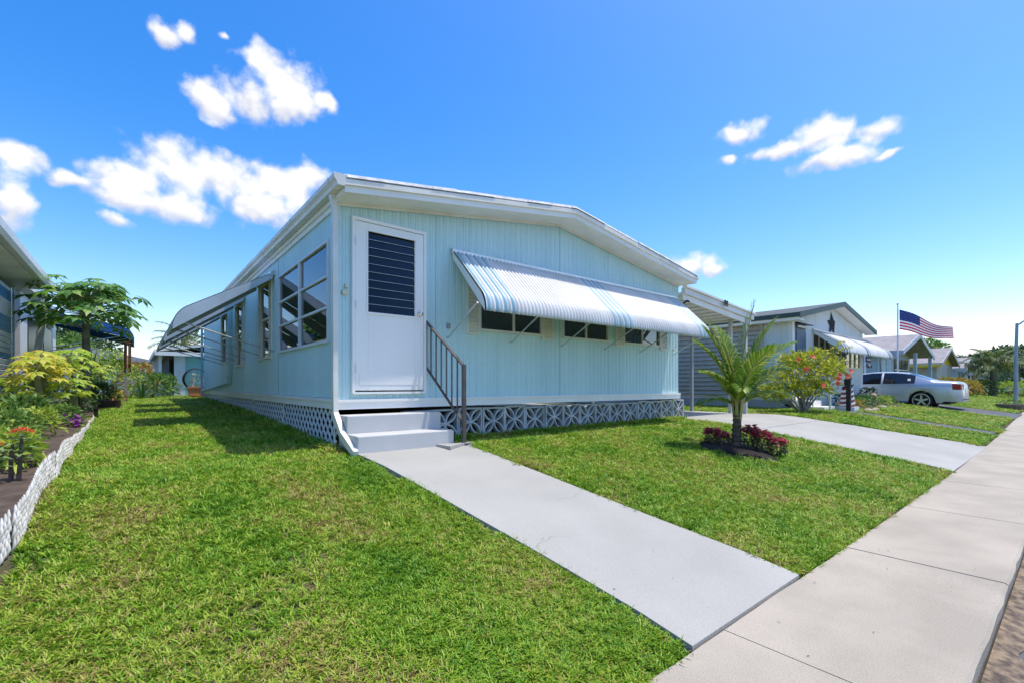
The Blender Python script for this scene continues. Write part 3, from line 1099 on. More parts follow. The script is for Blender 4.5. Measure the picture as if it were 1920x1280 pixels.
# side windows
for wi, (a, b, z0, z1) in enumerate(SW):
    f = MB()
    f.box(-.03, .045, a - .03, b + .03, z0 - .035, z0); f.box(-.03, .045, a - .03, b + .03, z1, z1 + .035)
    f.box(-.03, .045, a - .03, a, z0 + .0005, z1 - .0005); f.box(-.03, .045, b, b + .03, z0 + .0005, z1 - .0005)
    win = build('window', f, latt if wi == 0 else winframe, home)
    if wi == 0:
        ym = (a + b) / 2 + .02
        part('mullion', latt, win, lambda m: m.box(-.028, .03, ym - .035, ym + .035, z0 + .001, z1 - .001))
        cols_, rows_ = ((a, ym - .0355), (ym + .0355, b)), ((z0, 1.575), (1.605, 1.955), (1.985, z1))
        for (c0, c1) in cols_:
            for zz in (1.59, 1.97):
                part('mullion', latt, win, lambda m: m.box(-.026, .02, c0 + .0005, c1 - .0005, zz - .0145, zz + .0145))
            for (r0, r1) in rows_:
                part('pane', winglass, win, lambda m: m.box(.0, .004, c0 + .001, c1 - .001, r0 + .001, r1 - .001))
    else:
        zm = z0 + (z1 - z0) * .52
        part('mullion', winframe, win, lambda m: m.box(-.02, .02, a + .0005, b - .0005, zm - .02, zm + .02))
        part('pane', winglass, win, lambda m: m.box(-.002, .002, a + .001, b - .001, zm + .0205, z1 - .001))
        part('pane', winglass, win, lambda m: m.box(.010, .014, a + .001, b - .001, z0 + .001, zm - .0205))
        for (c0, c1) in ((a - .20, a - .035), (b + .035, b + .20)):
            s = MB()
            s.box(-.03, -.001, c0, c0 + .02, z0 - .06, z1 + .02); s.box(-.03, -.001, c1 - .02, c1, z0 - .06, z1 + .02)
            s.box(-.01, -.001, c0 + .0205, c1 - .0205, z0 - .06, z1 + .02)
            sh = build('shutter', s, shutter, home)
            sl_ = mesh('louvre_slat', MB().bar((0, -(c1 - c0) / 2 + .021, 0), (0, (c1 - c0) / 2 - .021, 0), .008, .045), shutter)
            for i in range(int((z1 - z0) / .056)):
                place('louvre_slat', sl_, sh, (-.024, (c0 + c1) / 2, z0 - .02 + i * .056), (0, R(28), 0))


# ------------------------------------------------------------------ awnings
def curve_pts(out, zt, zb, rad, n=9):
    """side profile: straight slope from the wall, then a rolled front; list of (out, z)."""
    pts = []
    k = 7
    xo, zo = out - rad * .62, zb + rad * 1.15
    for i in range(k):
        f = i / k
        pts.append((.03 + (xo - .03) * f, zt + (zo - zt) * f + .004 * math.sin(math.pi * f)))
    sl0 = math.atan2(zo - zt, xo - .03)
    a = sl0
    x_, z_ = xo, zo
    tot = R(-96) - sl0
    st = math.hypot(out - xo, zb - zo) * 1.12 / n
    for i in range(n + 1):
        pts.append((x_, z_))
        x_ += st * math.cos(a); z_ += st * math.sin(a)
        a += tot / n
    return pts


def awning_sheet(pts, a0, a1, pitch, amp, blue, fm, per=6):
    m = MB()
    nw = int(round((a1 - a0) / pitch))
    pitch = (a1 - a0) / nw
    nc = nw * per
    np_ = len(pts)
    nor = []
    for i in range(np_):
        p, q = pts[max(0, i - 1)], pts[min(np_ - 1, i + 1)]
        d_ = math.hypot(q[0] - p[0], q[1] - p[1])
        nor.append((-(q[1] - p[1]) / d_, (q[0] - p[0]) / d_))
    for c in range(nc + 1):
        ph = c / per
        o_ = amp * (math.cos(2 * math.pi * ph) * .5 + .5) ** .7
        a = a0 + (a1 - a0) * c / nc
        for i, (x_, z_) in enumerate(pts):
            xx, zz = x_ + nor[i][0] * o_, z_ + nor[i][1] * o_
            if i == np_ - 1:
                zz -= .012 * (math.cos(2 * math.pi * ph) * .5 + .5)
            m.v.append(fm(a, xx, zz))
    for c in range(nc):
        wv = int((c + per / 2) // per)
        mi = 1 if wv in blue else 0
        for i in range(np_ - 1):
            a = c * np_ + i
            m.f.append((a, a + np_, a + np_ + 1, a + 1)); m.m.append(mi)
    return m


def make_awning(parent, a0, a1, out, zt, zb, rad, pitch, amp, blue, fm, mats, arms, armz, armm, side_mats, per=6):
    pts = curve_pts(out, zt, zb, rad)
    sh = build('awning', awning_sheet(pts, a0, a1, pitch, amp, blue, fm, per), mats, parent, smooth=True)
    so_ = sh.modifiers.new('thickness', 'SOLIDIFY'); so_.thickness = .003; so_.offset = -1
    hd = MB()
    ring = [(a0 - .02, .0), (a1 + .02, .0)]
    vs = [fm(a, o_, z) for a in (a0 - .02, a1 + .02) for (o_, z) in ((.0, zt - .03), (.06, zt - .045), (.065, zt + .03), (.0, zt + .055))]
    hd.add(vs, [(0, 1, 2, 3), (7, 6, 5, 4), (0, 4, 5, 1), (1, 5, 6, 2), (2, 6, 7, 3), (3, 7, 4, 0)])
    build('header_rail', hd, alum, sh)
    for a, s_ in ((a0, -1), (a1, 1)):
        # closed end cheek, tapered along the slope
        m = MB()
        up = pts
        lo = []
        n = len(pts)
        zl0, tipz, tipx = zt - .085, pts[-1][1], pts[-1][0]
        for i, (x_, z_) in enumerate(pts):
            f = i / (n - 1)
            xl_ = min(x_ - .0, .035 + (tipx - .04) * f)
            lo.append((xl_, zl0 + (tipz - zl0) * (xl_ - .03) / (tipx - .03)))
        lo[-1] = (pts[-1][0] - .004, pts[-1][1])
        for th in (0, .004 * s_):
            for p in up: m.v.append(fm(a + th + s_ * .003, *p))
            for p in lo: m.v.append(fm(a + th + s_ * .003, *p))
        for b in (0, 2 * n):
            for i in range(n - 1):
                m.f.append((b + i, b + i + 1, b + n + i + 1, b + n + i)); m.m.append(0)
        for i in range(n - 1):
            m.f.append((i, i + 1, 2 * n + i + 1, 2 * n + i)); m.m.append(0)
            m.f.append((n + i, n + i + 1, 3 * n + i + 1, 3 * n + i)); m.m.append(0)
        build('cheek', m, side_mats, sh)
    tip = pts[-3]
    for k, a in enumerate(arms):
        m = MB()
        p0 = fm(a, .02, armz); p1 = fm(a + U(-.02, .02), tip[0] - .05, tip[1] + .03)
        q = Vector(p0).lerp(Vector(p1), .62)
        m.tube([p0, q], .010, 7)
        m.tube([q, p1], .014, 7)
        m.tube([fm(a - .02, .0, armz), fm(a, .035, armz)], .012, 6)
        build('support_arm', m, armm, sh)
    return sh


blue = {1, 3, 5, 7, 38, 40, 42, 44, 77, 79, 81}
fa = make_awning(home, 1.55, 7.03, .80, 2.47, 1.61, .20, .0668, .026, blue, lambda a, o, z: (a, -o, z), [awnw, awnb],
                 (1.49, 2.60, 3.68, 4.78, 5.85, 7.02), 1.30, alum, M('awning_cheek_enamel', (.74, .78, .78), .45, .04, 3))
for (a0, a1) in ((3.10, 4.42), (5.75, 7.02), (8.02, 9.25)):
    make_awning(home, a0, a1, 1.36, 2.52, 1.50, .32, .11, .012, set(), lambda a, o, z: (-o, a, z), galv, (a0 + .04, a1 - .04), 1.22, M('zinc_arm', (.42, .42, .41), .4, .1, 5, metal=.5), galv)

# objects glimpsed behind the front glass
lamp = thing('hanging_lamp', 'small glowing amber lamp seen through the left front window', 'lamp', (2.16, .42, 1.74))
part('lamp_shade', M('amber_shade', (1.0, .50, .08), .5, .1, 6, emit=2.2), lamp, lambda m: m.lathe([(.015, 1.86), (.05, 1.84), (.085, 1.76), (.08, 1.75)], (2.16, .42, 0), 12), smooth=True)
part('cord', black, lamp, lambda m: m.tube([(2.16, .42, 1.86), (2.16, .42, 2.66)], .006, 5))
fs = thing('window_sign', 'small black sign with a pale figure standing inside the left front window', 'sign', (2.80, .07, 1.46))
part('board', black, fs, lambda m: m.box(2.70, 2.92, .062, .072, 1.462, 1.56))
part('figure', M('pale_yellow_print', (.75, .70, .35), .7), fs, lambda m: (m.box(2.73, 2.755, .059, .0615, 1.485, 1.55), m.box(2.715, 2.77, .059, .0615, 1.478, 1.484), m.box(2.84, 2.865, .059, .0615, 1.485, 1.535), m.box(2.825, 2.88, .059, .0615, 1.478, 1.484)))
for k, (x_, lb) in enumerate(((3.06, 'small paper flag on a stick inside the left front window'), (4.68, 'small paper flag on a stick inside the middle front window'))):
    g = thing('stick_flag', lb, 'flag', (x_, .07, 1.46), 'small flags in the front windows')
    part('stick', M('stick_wood', (.45, .33, .2), .7), g, lambda m: m.tube([(x_, .07, 1.46), (x_, .07, 1.60)], .004, 5))
    part('cloth', M('faded_flag_red', (.42, .08, .09), .7), g, lambda m: [m.box(x_ - .085, x_ - .004, .068, .071, 1.525 + i * .02, 1.535 + i * .02) for i in range(4)])
    part('canton', M('faded_flag_blue', (.05, .07, .22), .7), g, lambda m: m.box(x_ - .045, x_ - .004, .066, .0675, 1.565, 1.605))

# ------------------------------------------------------------------ steps and handrail
st = thing('concrete_steps', 'grey two-step concrete stoop below the white front door', 'steps', (.6, -.35, -.08))
part('upper_step', concs, st, lambda m: m.box(.0, 1.20, -.31, -.055, -.12, .313), bevel=.012)
part('lower_step', concs, st, lambda m: m.box(.0, 1.19, -.64, -.311, -.12, .112), bevel=.012)
part('rail_pad', concw, st, lambda m: m.prism([(.98, -.90), (1.20, -.78), (1.42, -.70), (1.30, -.6405), (.95, -.6405)], -.10, -.045, 'z'))
hr = thing('handrail', 'dark bronze metal handrail with balusters beside the front steps', 'railing', (1.29, -.68, -.08))
T0, T1 = Vector((1.15, -.015, 1.485)), Vector((1.285, -.69, .90))
B0, B1 = Vector((1.15, -.015, .89)), Vector((1.285, -.69, .20))
part('top_rail', darkmetal, hr, lambda m: (m.bar(T0, T1, .042, .022), m.box(1.13, 1.165, -.022, -.0005, 1.40, 1.50)), bevel=.003)
part('bottom_rail', darkmetal, hr, lambda m: m.bar(B0, B1, .03, .018))
part('post', darkmetal, hr, lambda m: (m.box(1.268, 1.312, -.725, -.681, -.06, .905), m.box(1.24, 1.34, -.76, -.65, -.06, -.05)), bevel=.003)
part('wall_post', darkmetal, hr, lambda m: m.box(1.14, 1.16, -.03, -.012, .87, 1.47))
for i in range(1, 7):
    f = i / 7.0
    part('baluster', darkmetal, hr, lambda m: m.bar(T0.lerp(T1, f) - Vector((0, 0, .008)), B0.lerp(B1, f), .014, .014))

# ------------------------------------------------------------------ carport on the right of the home
cp = thing('carport', 'low white carport roof on thin posts beside the aqua mobile home', 'carport', (8.9, 4, -.09))
part('roof_panel', white, cp, lambda m: m.prism([(7.29, 2.60), (10.55, 2.33), (10.55, 2.37), (7.29, 2.64)], -.02, 11.5))
for i in range(9):
    x_ = 7.45 + i * .36
    part('roof_rib', white, cp, lambda m: m.bar((x_, .02, 2.578 - (x_ - 7.29) * .0828), (x_, 11.4, 2.578 - (x_ - 7.29) * .0828), .05, .03))
part('fascia', gutterm, cp, lambda m: (m.prism([(7.29, 2.60), (10.58, 2.32), (10.58, 2.45), (7.29, 2.73)], -.11, -.022), m.prism([(7.29, 2.73), (10.6, 2.45), (10.6, 2.49), (7.29, 2.77)], -.15, -.05)))
part('beam', cream, cp, lambda m: m.prism([(7.29, 2.47), (10.5, 2.19), (10.5, 2.318), (7.29, 2.598)], -.07, -.03))
for (x_, y_, wd_) in ((10.2, 1.4, .075), (10.2, .32, .08), (10.2, -.06, .077), (10.2, 5.0, .075), (10.2, 8.5, .075)):
    part('post', M('pale_grey_post', (.52, .52, .50), .5) if wd_ > .076 else M('grey_post', (.34, .36, .38), .5), cp, lambda m: m.box(x_ - wd_ / 2, x_ + wd_ / 2, y_ - wd_ / 2, y_ + wd_ / 2, gz(x_, y_), 2.36))
part('pipe_bracket', black, cp, lambda m: m.tube([(7.33, -.05, 2.40), (7.42, -.08, 2.46), (7.50, -.08, 2.45)], .02, 6))
nm = MB()
for k in range(2):
    for zc, r_ in ((2.548, .034), (2.612, .028)):
        pts = [(8.95 + k * .10 + r_ * math.cos(t_ * math.pi / 5), -.158, zc - k * .008 + r_ * math.sin(t_ * math.pi / 5)) for t_ in range(11)]
        nm.tube(pts, .011, 5)
build('house_number', nm, M('dark_green_numeral', (.015, .045, .035), .5), cp)


# ------------------------------------------------------------------ foliage builders
def rdir(up=0.0):
    while True:
        v = Vector((U(-1, 1), U(-1, 1), U(-1, 1)))
        if .05 < v.length < 1:
            v.normalize(); v.z += up
            return v.normalized()


def bush_leaves(m, c, r, n, ln, wd, shell=.45, up=.1, droop=.25, mi=None, lump=None):
    c = Vector(c)
    for _ in range(n):
        d_ = rdir()
        if d_.z < -.5 and rng.random() < .7: d_.z *= -1
        k = shell + (1 - shell) * rng.random() ** .6
        if lump: k *= 1 + .28 * math.sin(d_.x * lump + 1.7 * d_.z * lump) * math.cos(d_.y * lump)
        p = c + Vector((d_.x * r[0], d_.y * r[1], d_.z * r[2])) * k
        dd = (d_ + rdir() * .8 + Vector((0, 0, up))).normalized()
        s_ = U(.7, 1.3)
        m.leaf(p, dd, rdir(.8), ln * s_, wd * s_, droop, 0 if mi is None else mi)


def twigs(m, base, c, r, n, rad=.012, seg=4):
    base = Vector(base); c = Vector(c)
    for _ in range(n):
        d_ = rdir(.25)
        tip = c + Vector((d_.x * r[0], d_.y * r[1], d_.z * r[2])) * U(.5, .9)
        st_ = base + Vector((U(-.04, .04), U(-.04, .04), 0))
        pts = []
        for i in range(seg + 1):
            f = i / seg
            p = st_.lerp(tip, f)
            p.z += .12 * (tip.z - st_.z) * math.sin(math.pi * f)
            pts.append(p + Vector((U(-.02, .02), U(-.02, .02), 0)) * (1 if 0 < i else 0))
        m.tube(pts, [rad * (1 - .75 * i / seg) for i in range(seg + 1)], 5)


def palmate(m, b, d_, nrm, R_, lobes=7, mi=0):
    """one deeply lobed papaya leaf: lobes radiate from the petiole tip."""
    b = Vector(b); d_ = Vector(d_).normalized(); nrm = Vector(nrm).normalized()
    sd = d_.cross(nrm).normalized()
    fw_ = nrm.cross(sd).normalized()
    for k in range(lobes):
        a = (k - (lobes - 1) / 2) * R(300 / lobes)
        ln = R_ * (1 - .22 * abs(k - (lobes - 1) / 2) / ((lobes - 1) / 2))
        dr_ = fw_ * math.cos(a) + sd * math.sin(a)
        pr = -fw_ * math.sin(a) + sd * math.cos(a)
        dn = -nrm
        wv = ln * .115
        p = [b,
             b + dr_ * ln * .35 + pr * wv * .9, b + dr_ * ln * .35 - pr * wv * .9,
             b + dr_ * ln * .55 + pr * wv * 1.75 + dn * ln * .07, b + dr_ * ln * .6 + dn * ln * .06, b + dr_ * ln * .55 - pr * wv * 1.75 + dn * ln * .07,
             b + dr_ * ln * .78 + pr * wv * .55 + dn * ln * .18, b + dr_ * ln * .78 - pr * wv * .55 + dn * ln * .18,
             b + dr_ * ln + dn * ln * .32]
        m.add(p, [(0, 2, 4), (0, 4, 1), (1, 4, 3), (2, 5, 4), (3, 4, 6), (4, 5, 7), (4, 7, 6), (6, 7, 8)], mi)


def papaya(name, label, base, h, nleaf, pet, lr, trunk_r, lmat, lean=(0, 0), group=None, spread=(-.5, .75), ls=.7):
    base = Vector((base[0], base[1], gz(base[0], base[1]) - .02))
    g = thing(name, label, 'tree', base, group)
    top = base + Vector((lean[0], lean[1], h))
    m = MB()
    pts = [base.lerp(top, f) + Vector((.02 * math.sin(f * 5), .02 * math.cos(f * 4), 0)) for f in [i / 7 for i in range(8)]]
    m.tube(pts, [trunk_r * (1.15 - .5 * i / 7) for i in range(8)], 9)
    # leaf-scar rings
    for i in range(14):
        f = .1 + .88 * i / 14
        q = base.lerp(top, f) + Vector((.02 * math.sin(f * 5), .02 * math.cos(f * 4), 0))
        m.lathe([(trunk_r * (1.13 - .5 * f), -.008), (trunk_r * (1.22 - .5 * f), 0), (trunk_r * (1.13 - .5 * f), .008)], q, 8)
    build('trunk', m, stemg if trunk_r < .05 else M('papaya_bark', (.22, .20, .12), .85, .25, 14, bump=.6, bscale=50), g)
    pm, lm = MB(), MB()
    for i in range(nleaf):
        a = i * 2.39996 + U(-.25, .25)
        f = (i + .5) / nleaf
        el_ = spread[1] + (spread[0] - spread[1]) * f + U(-.12, .12)
        d_ = Vector((math.cos(a) * math.cos(el_), math.sin(a) * math.cos(el_), math.sin(el_)))
        s_ = top - Vector((0, 0, h * .16 * f))
        L_ = pet * U(.5, 1.12) * (.55 + .45 * min(1, f * 2.2))
        mid = s_ + d_ * L_ * .55 + Vector((0, 0, .02))
        e_ = s_ + d_ * L_ + Vector((0, 0, -.05 * L_))
        pm.tube([s_, mid, e_], [.012, .009, .006] if trunk_r > .05 else [.008, .006, .004], 5)
        od = Vector((d_.x, d_.y, -.25 + .3 * d_.z))
        nn = Vector((d_.x * .35, d_.y * .35, 1)) + rdir() * .2
        palmate(lm, e_, od, nn, lr * U(.75, 1.15), 7)
    build('petioles', pm, M('petiole_green', (.30, .36, .12), .6), g)
    build('crown', lm, lmat, g)
    return g


pap_green = leaf_mat('papaya_leaf', (.055, .17, .02), (.11, .28, .03), (.26, .40, .07), .32)
pap_yel = leaf_mat('papaya_young_leaf', (.28, .48, .035), (.46, .62, .06), (.68, .68, .09), .45)
pap_gold = leaf_mat('papaya_yellowing_leaf', (.46, .58, .05), (.72, .68, .08), (.74, .52, .07), .45)
lf_mid = leaf_mat('shrub_leaf', (.06, .15, .025), (.13, .26, .045), (.26, .38, .08), .32)
lf_lime = leaf_mat('lime_leaf', (.20, .33, .035), (.36, .50, .06), (.52, .56, .08), .36)
lf_dark = leaf_mat('dark_leaf', (.02, .06, .015), (.05, .11, .025), (.09, .15, .04), .22)
lf_croton = leaf_mat('croton_leaf', (.20, .28, .03), (.46, .38, .04), (.50, .12, .05), .3)
lf_blade = leaf_mat('strap_leaf', (.05, .13, .04), (.10, .22, .06), (.20, .32, .08), .25)

# ------------------------------------------------------------------ left neighbour
nb = thing('neighbour_house', 'white house at the left edge with blue and white louvred shutters', 'house', (-6, 3, -.05))
nw = M('neighbour_white_siding', (.66, .68, .67), .55, .05, 2)
part('wall', M('grey_green_siding', (.45, .54, .55), .6, .06, 2), nb, lambda m: m.box(-9.5, -3.78, -1.0, 8.45, .30, 2.62))
part('foundation', M('foundation_grey', (.40, .40, .39), .85), nb, lambda m: m.box(-9.4, -3.85, -.95, 8.4, -.15, .299))
part('roof', roofw, nb, lambda m: m.prism([(-3.32, 2.80), (-6.65, 3.32), (-10, 2.80), (-10, 2.86), (-6.65, 3.38), (-3.32, 2.86)], -1.5, 8.75))
part('soffit', cream, nb, lambda m: m.prism([(-3.34, 2.70), (-4.0, 2.66), (-4.0, 2.72), (-3.34, 2.79)], -1.45, 8.70))
part('gutter', gutterm, nb, lambda m: (m.prism([(-3.33, 2.70), (-3.24, 2.70), (-3.20, 2.76), (-3.19, 2.86), (-3.33, 2.86)], -1.5, 8.76)))
part('corner_trim', M('grey_trim', (.45, .50, .52), .5), nb, lambda m: (m.box(-3.785, -3.755, 8.30, 8.46, .3, 2.62), m.box(-3.80, -3.70, 8.05, 8.10, .3, 2.62)))
lv = part('shutter_frame', M('grey_trim', (.45, .50, .52), .5), nb, lambda m: (m.box(-3.775, -3.70, 7.82, 7.87, .72, 2.50), m.box(-3.775, -3.70, 4.5, 4.55, .72, 2.50), m.box(-3.775, -3.70, 4.55, 7.82, 2.46, 2.52), m.box(-3.775, -3.70, 4.55, 7.82, .68, .73)))
slw = mesh('shutter_slat', MB().bar((0, -1.62, 0), (0, 1.62, 0), .012, .082), M('slat_white', (.74, .77, .77), .45, .06, 3))
slb = mesh('shutter_slat', MB().bar((0, -1.62, 0), (0, 1.62, 0), .012, .082), M('slat_blue', (.04, .27, .52), .35, .25, 14, col2=(.03, .16, .36)))
for i in range(17):
    z_ = .79 + i * .1
    place('shutter_slat', slb if i in (4, 9, 10, 11, 12, 15, 16) and i not in (12,) else slw, lv, (-3.69, 6.185, z_), (0, R(30), 0))
part('tie_rod', alum, lv, lambda m: m.tube([(-3.63, 7.28, .75), (-3.63, 7.28, 2.48)], .009, 6))
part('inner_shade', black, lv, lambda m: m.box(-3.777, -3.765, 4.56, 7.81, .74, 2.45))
# rear room with the dark blue awning over it
rr_ = thing('rear_cabin', 'pale cabin behind the papaya tree carrying a dark blue awning', 'cabin', (-5, 12.5, .1))
part('wall', nw, rr_, lambda m: m.box(-8.5, -3.80, 9.4, 15.4, .2, 2.75))
part('window', M('cabin_dark_window', (.03, .035, .04), .3), rr_, lambda m: (m.box(-3.80, -3.78, 10.3, 12.0, 1.05, 2.25)))
part('window', M('cabin_dark_window', (.03, .035, .04), .3), rr_, lambda m: (m.box(-3.80, -3.78, 12.7, 14.2, 1.05, 2.25)))
part('roof', roofw, rr_, lambda m: m.box(-8.8, -3.6, 9.2, 15.7, 2.751, 2.86))
make_awning(rr_, 11.2, 14.6, 1.84, 2.56, 1.86, .34, .12, .012, set(), lambda a, o, z: (-3.78 + o, a, z), M('navy_awning_enamel', (.02, .12, .36), .4, .15, 4), (11.3, 12.4, 13.4, 14.5), 1.55, alum, M('navy_awning_enamel', (.02, .12, .36), .4, .15, 4))
pst = thing('leaning_post', 'weathered white post leaning under the corner of the left eave', 'post', (-3.55, 8.9, .1))
part('shaft', M('weathered_white_wood', (.60, .60, .58), .8, .15, 6), pst, lambda m: m.bar((-3.60, 8.92, .1), (-3.34, 8.90, 2.60), .12, .10, up=(0, 1, 0)))
ch = thing('wind_chime', 'rusty brown wind chime hanging from the corner of the navy awning', 'wind chime', (-1.98, 11.25, 1.1))
rust = M('rust_brown', (.20, .075, .035), .8, .3, 12)
part('top_disc', rust, ch, lambda m: m.lathe([(0, 1.80), (.09, 1.80), (.09, 1.83), (0, 1.84)], (-1.98, 11.25, 0), 10))
for i in range(6):
    a = i * math.pi / 3
    part('tube', rust, ch, lambda m: m.tube([(-1.98 + .06 * math.cos(a), 11.25 + .06 * math.sin(a), 1.80), (-1.98 + .06 * math.cos(a), 11.25 + .06 * math.sin(a), 1.0 + .12 * (i % 3))], .022, 6))
part('string', black, ch, lambda m: m.tube([(-1.98, 11.25, 1.84), (-1.98, 11.25, 1.95)], .005, 4))
wp = thing('garden_post', 'thin grey wooden post standing in the shrubs below the wind chime', 'post', (-2.02, 11.6, .1))
part('shaft', M('weathered_grey_wood', (.34, .30, .26), .9, .2, 8), wp, lambda m: m.box(-2.06, -1.98, 11.56, 11.64, .08, .85))
part('cross_piece', M('weathered_grey_wood', (.34, .30, .26), .9, .2, 8), wp, lambda m: m.box(-2.25, -1.80, 11.57, 11.63, .70, .76))

# papaya trees
papaya('papaya_tree', 'tall dark green papaya tree against the sky beside the left eave', (-2.66, 7.9), 2.36, 95, .98, .33, .08, pap_green, lean=(.05, .0), spread=(-.12, .95))
YS = [((-3.02, 4.75), .98, .045, pap_gold, 22, .36, .185, 'yellowing papaya sapling nearest the left picture edge'),
      ((-2.92, 5.05), 1.02, .042, pap_gold, 22, .36, .185, 'second yellowing papaya sapling with a straight grey stem'),
      ((-2.66, 5.9), 1.12, .036, pap_yel, 26, .40, .20, 'bushy lime green papaya sapling in front of the tall papaya tree'),
      ((-2.66, 5.2), .62, .026, pap_yel, 18, .34, .18, 'low papaya sapling with a thin green stem above the purple flowers'),
      ((-2.42, 9.4), .92, .028, pap_yel, 14, .28, .17, 'small papaya sapling near the lawn below the navy awning'),
      ((-3.30, 5.3), .66, .035, pap_yel, 16, .32, .18, 'short papaya sapling against the louvred shutters')]
for (b_, h__, tr__, mt, nl, pe, lr__, lb) in YS:
    papaya('papaya_sapling', lb, b_, h__, nl, pe, lr__, tr__, mt, lean=(U(-.06, .06), U(-.05, .05)), group='papaya saplings in the left bed', spread=(-.45, .7))


# low planting in the left bed
def shrub(name, label, c, r, n, ln, wd, mat, cat='shrub', group=None, stems=8, lump=3.0, flowers=None, fn=0, fs=.05):
    gzv = gz(c[0], c[1])
    g = thing(name, label, cat, (c[0], c[1], gzv), group)
    cc = (c[0], c[1], gzv + r[2] * .95)
    m = MB(); twigs(m, (c[0], c[1], gzv - .02), cc, r, stems, .006 + r[2] * .012)
    build('stems', m, bark, g)
    m = MB(); bush_leaves(m, cc, r, n, ln, wd, lump=lump)
    build('foliage', m, mat, g)
    if flowers:
        for _ in range(fn):
            d_ = rdir(.35)
            p = Vector(cc) + Vector((d_.x * r[0], d_.y * r[1], d_.z * r[2])) * U(.9, 1.08)
            m = MB()
            for k in range(6):
                a = k * math.pi / 3 + U(-.2, .2)
                u = d_.orthogonal().normalized(); v = d_.cross(u)
                m.leaf(p, (u * math.cos(a) + v * math.sin(a)) + d_ * .55, d_, fs * U(.8, 1.1), fs * .75, .1)
            build('flower', m, flowers, g)
    return g


red_f = leaf_mat('red_petal', (.55, .03, .015), (.70, .06, .02), (.75, .12, .05), .2)
orange_f = leaf_mat('coral_petal', (.72, .12, .05), (.80, .22, .08), (.85, .10, .10), .25)
purple_f = leaf_mat('purple_petal', (.25, .02, .28), (.40, .04, .42), (.50, .10, .52), .2)
pink_f = leaf_mat('peach_petal', (.75, .45, .30), (.80, .55, .35), (.85, .6, .45), .2)
BED = [((-2.98, 3.4), (.34, .45, .26), 420, .10, .045, lf_mid, 'mid green leafy clump at the far end of the low bed planting'),
       ((-3.25, 2.3), (.34, .45, .27), 420, .09, .05, lf_lime, 'lime green leafy clump behind the red flower'),
       ((-2.72, 2.6), (.20, .32, .20), 300, .08, .03, lf_lime, 'feathery yellow-green clump below the yellowing papaya'),
       ((-2.80, 1.3), (.22, .34, .24), 340, .085, .035, lf_mid, 'fresh green clump right behind the red flower'),
       ((-2.66, 4.3), (.20, .4, .16), 300, .07, .045, lf_mid, 'low green clump beside the purple flowers'),
       ((-2.62, .35), (.14, .26, .15), 220, .12, .05, lf_lime, 'lime strap-leaved clump leaning over the white edging'),
       ((-3.3, .8), (.35, .5, .3), 380, .10, .05, lf_mid, 'green clump at the left edge beside the red flower'),
       ((-2.60, 6.9), (.18, .5, .22), 300, .08, .04, lf_dark, 'dark shaded clump under the papaya saplings'),
       ((-3.3, 6.8), (.4, .6, .35), 360, .10, .05, lf_dark, 'dark leafy mass below the louvred shutters')]
for (c_, r_, n_, ln_, wd_, mt_, lb_) in BED:
    shrub('bed_plant', lb_, c_, r_, n_, ln_, wd_, mt_, 'plant', 'low plants in the left bed', stems=5)
shrub('purple_flowers', 'round purple flower clump in the left bed near the white edging', (-2.55, 3.7), (.11, .11, .10), 90, .06, .03, lf_mid, 'flower', None, 4, 2, purple_f, 26, .055)
shrub('dusky_flowers', 'dusky mauve flowers low at the left picture edge', (-2.95, 1.0), (.12, .16, .15), 90, .06, .03, lf_mid, 'flower', None, 4, 2, leaf_mat('mauve_petal', (.12, .05, .10), (.22, .08, .16), (.3, .1, .2), .2), 20, .045)
shrub('peach_flowers', 'pale peach flower heads below the louvred shutters', (-3.2, 4.0), (.22, .3, .22), 200, .08, .04, lf_mid, 'flower', None, 5, 2, pink_f, 9, .07)

# thick-stemmed succulents with red heads
for (x_, y_, h__, fr, lb) in ((-2.50, -.45, .40, .055, 'thick dark stems topped by one large red flower head'), (-2.60, -.62, .33, .03, 'dark stem with a small orange-red bloom at the picture edge')):
    z0_ = gz(x_, y_)
    g = thing('red_flower', lb, 'flower', (x_, y_, z0_))
    m = MB()
    for k in range(2):
        m.tube([(x_ - .04 * k, y_ + .03 * k, z0_ - .02), (x_ + .01 - .05 * k, y_ + .02, z0_ + h__ * .5), (x_ + .02 - .05 * k, y_ + .02 * k, z0_ + h__ * .9 - .06 * k)], [.015, .013, .009], 8)
    build('stem', m, M('spiny_dark_stem', (.13, .10, .07), .9, .3, 30, bump=1.0, bscale=90), g)
    m = MB()
    for k in range(12):
        a = k * 2.4
        m.leaf((x_ + .01, y_, z0_ + h__ * (.45 + .04 * k)), (math.cos(a), math.sin(a), .35), (0, 0, 1), U(.08, .15), .05, .35)
    build('leaves', m, leaf_mat('broad_green_leaf', (.08, .17, .04), (.14, .26, .07), (.25, .36, .14), .25), g)
    m = MB()
    top = Vector((x_ + .02, y_, z0_ + h__ * .95))
    for k in range(40):
        a = k * 2.39996; f = math.sqrt(k / 40)
        p = top + Vector((math.cos(a) * f * fr, math.sin(a) * f * fr, .028 * (1 - f * f)))
        m.leaf(p, (math.cos(a) * (f + .1), math.sin(a) * (f + .1), .35), (0, 0, 1), fr * .55, fr * .42, .3)
    build('flower_head', m, red_f, g)

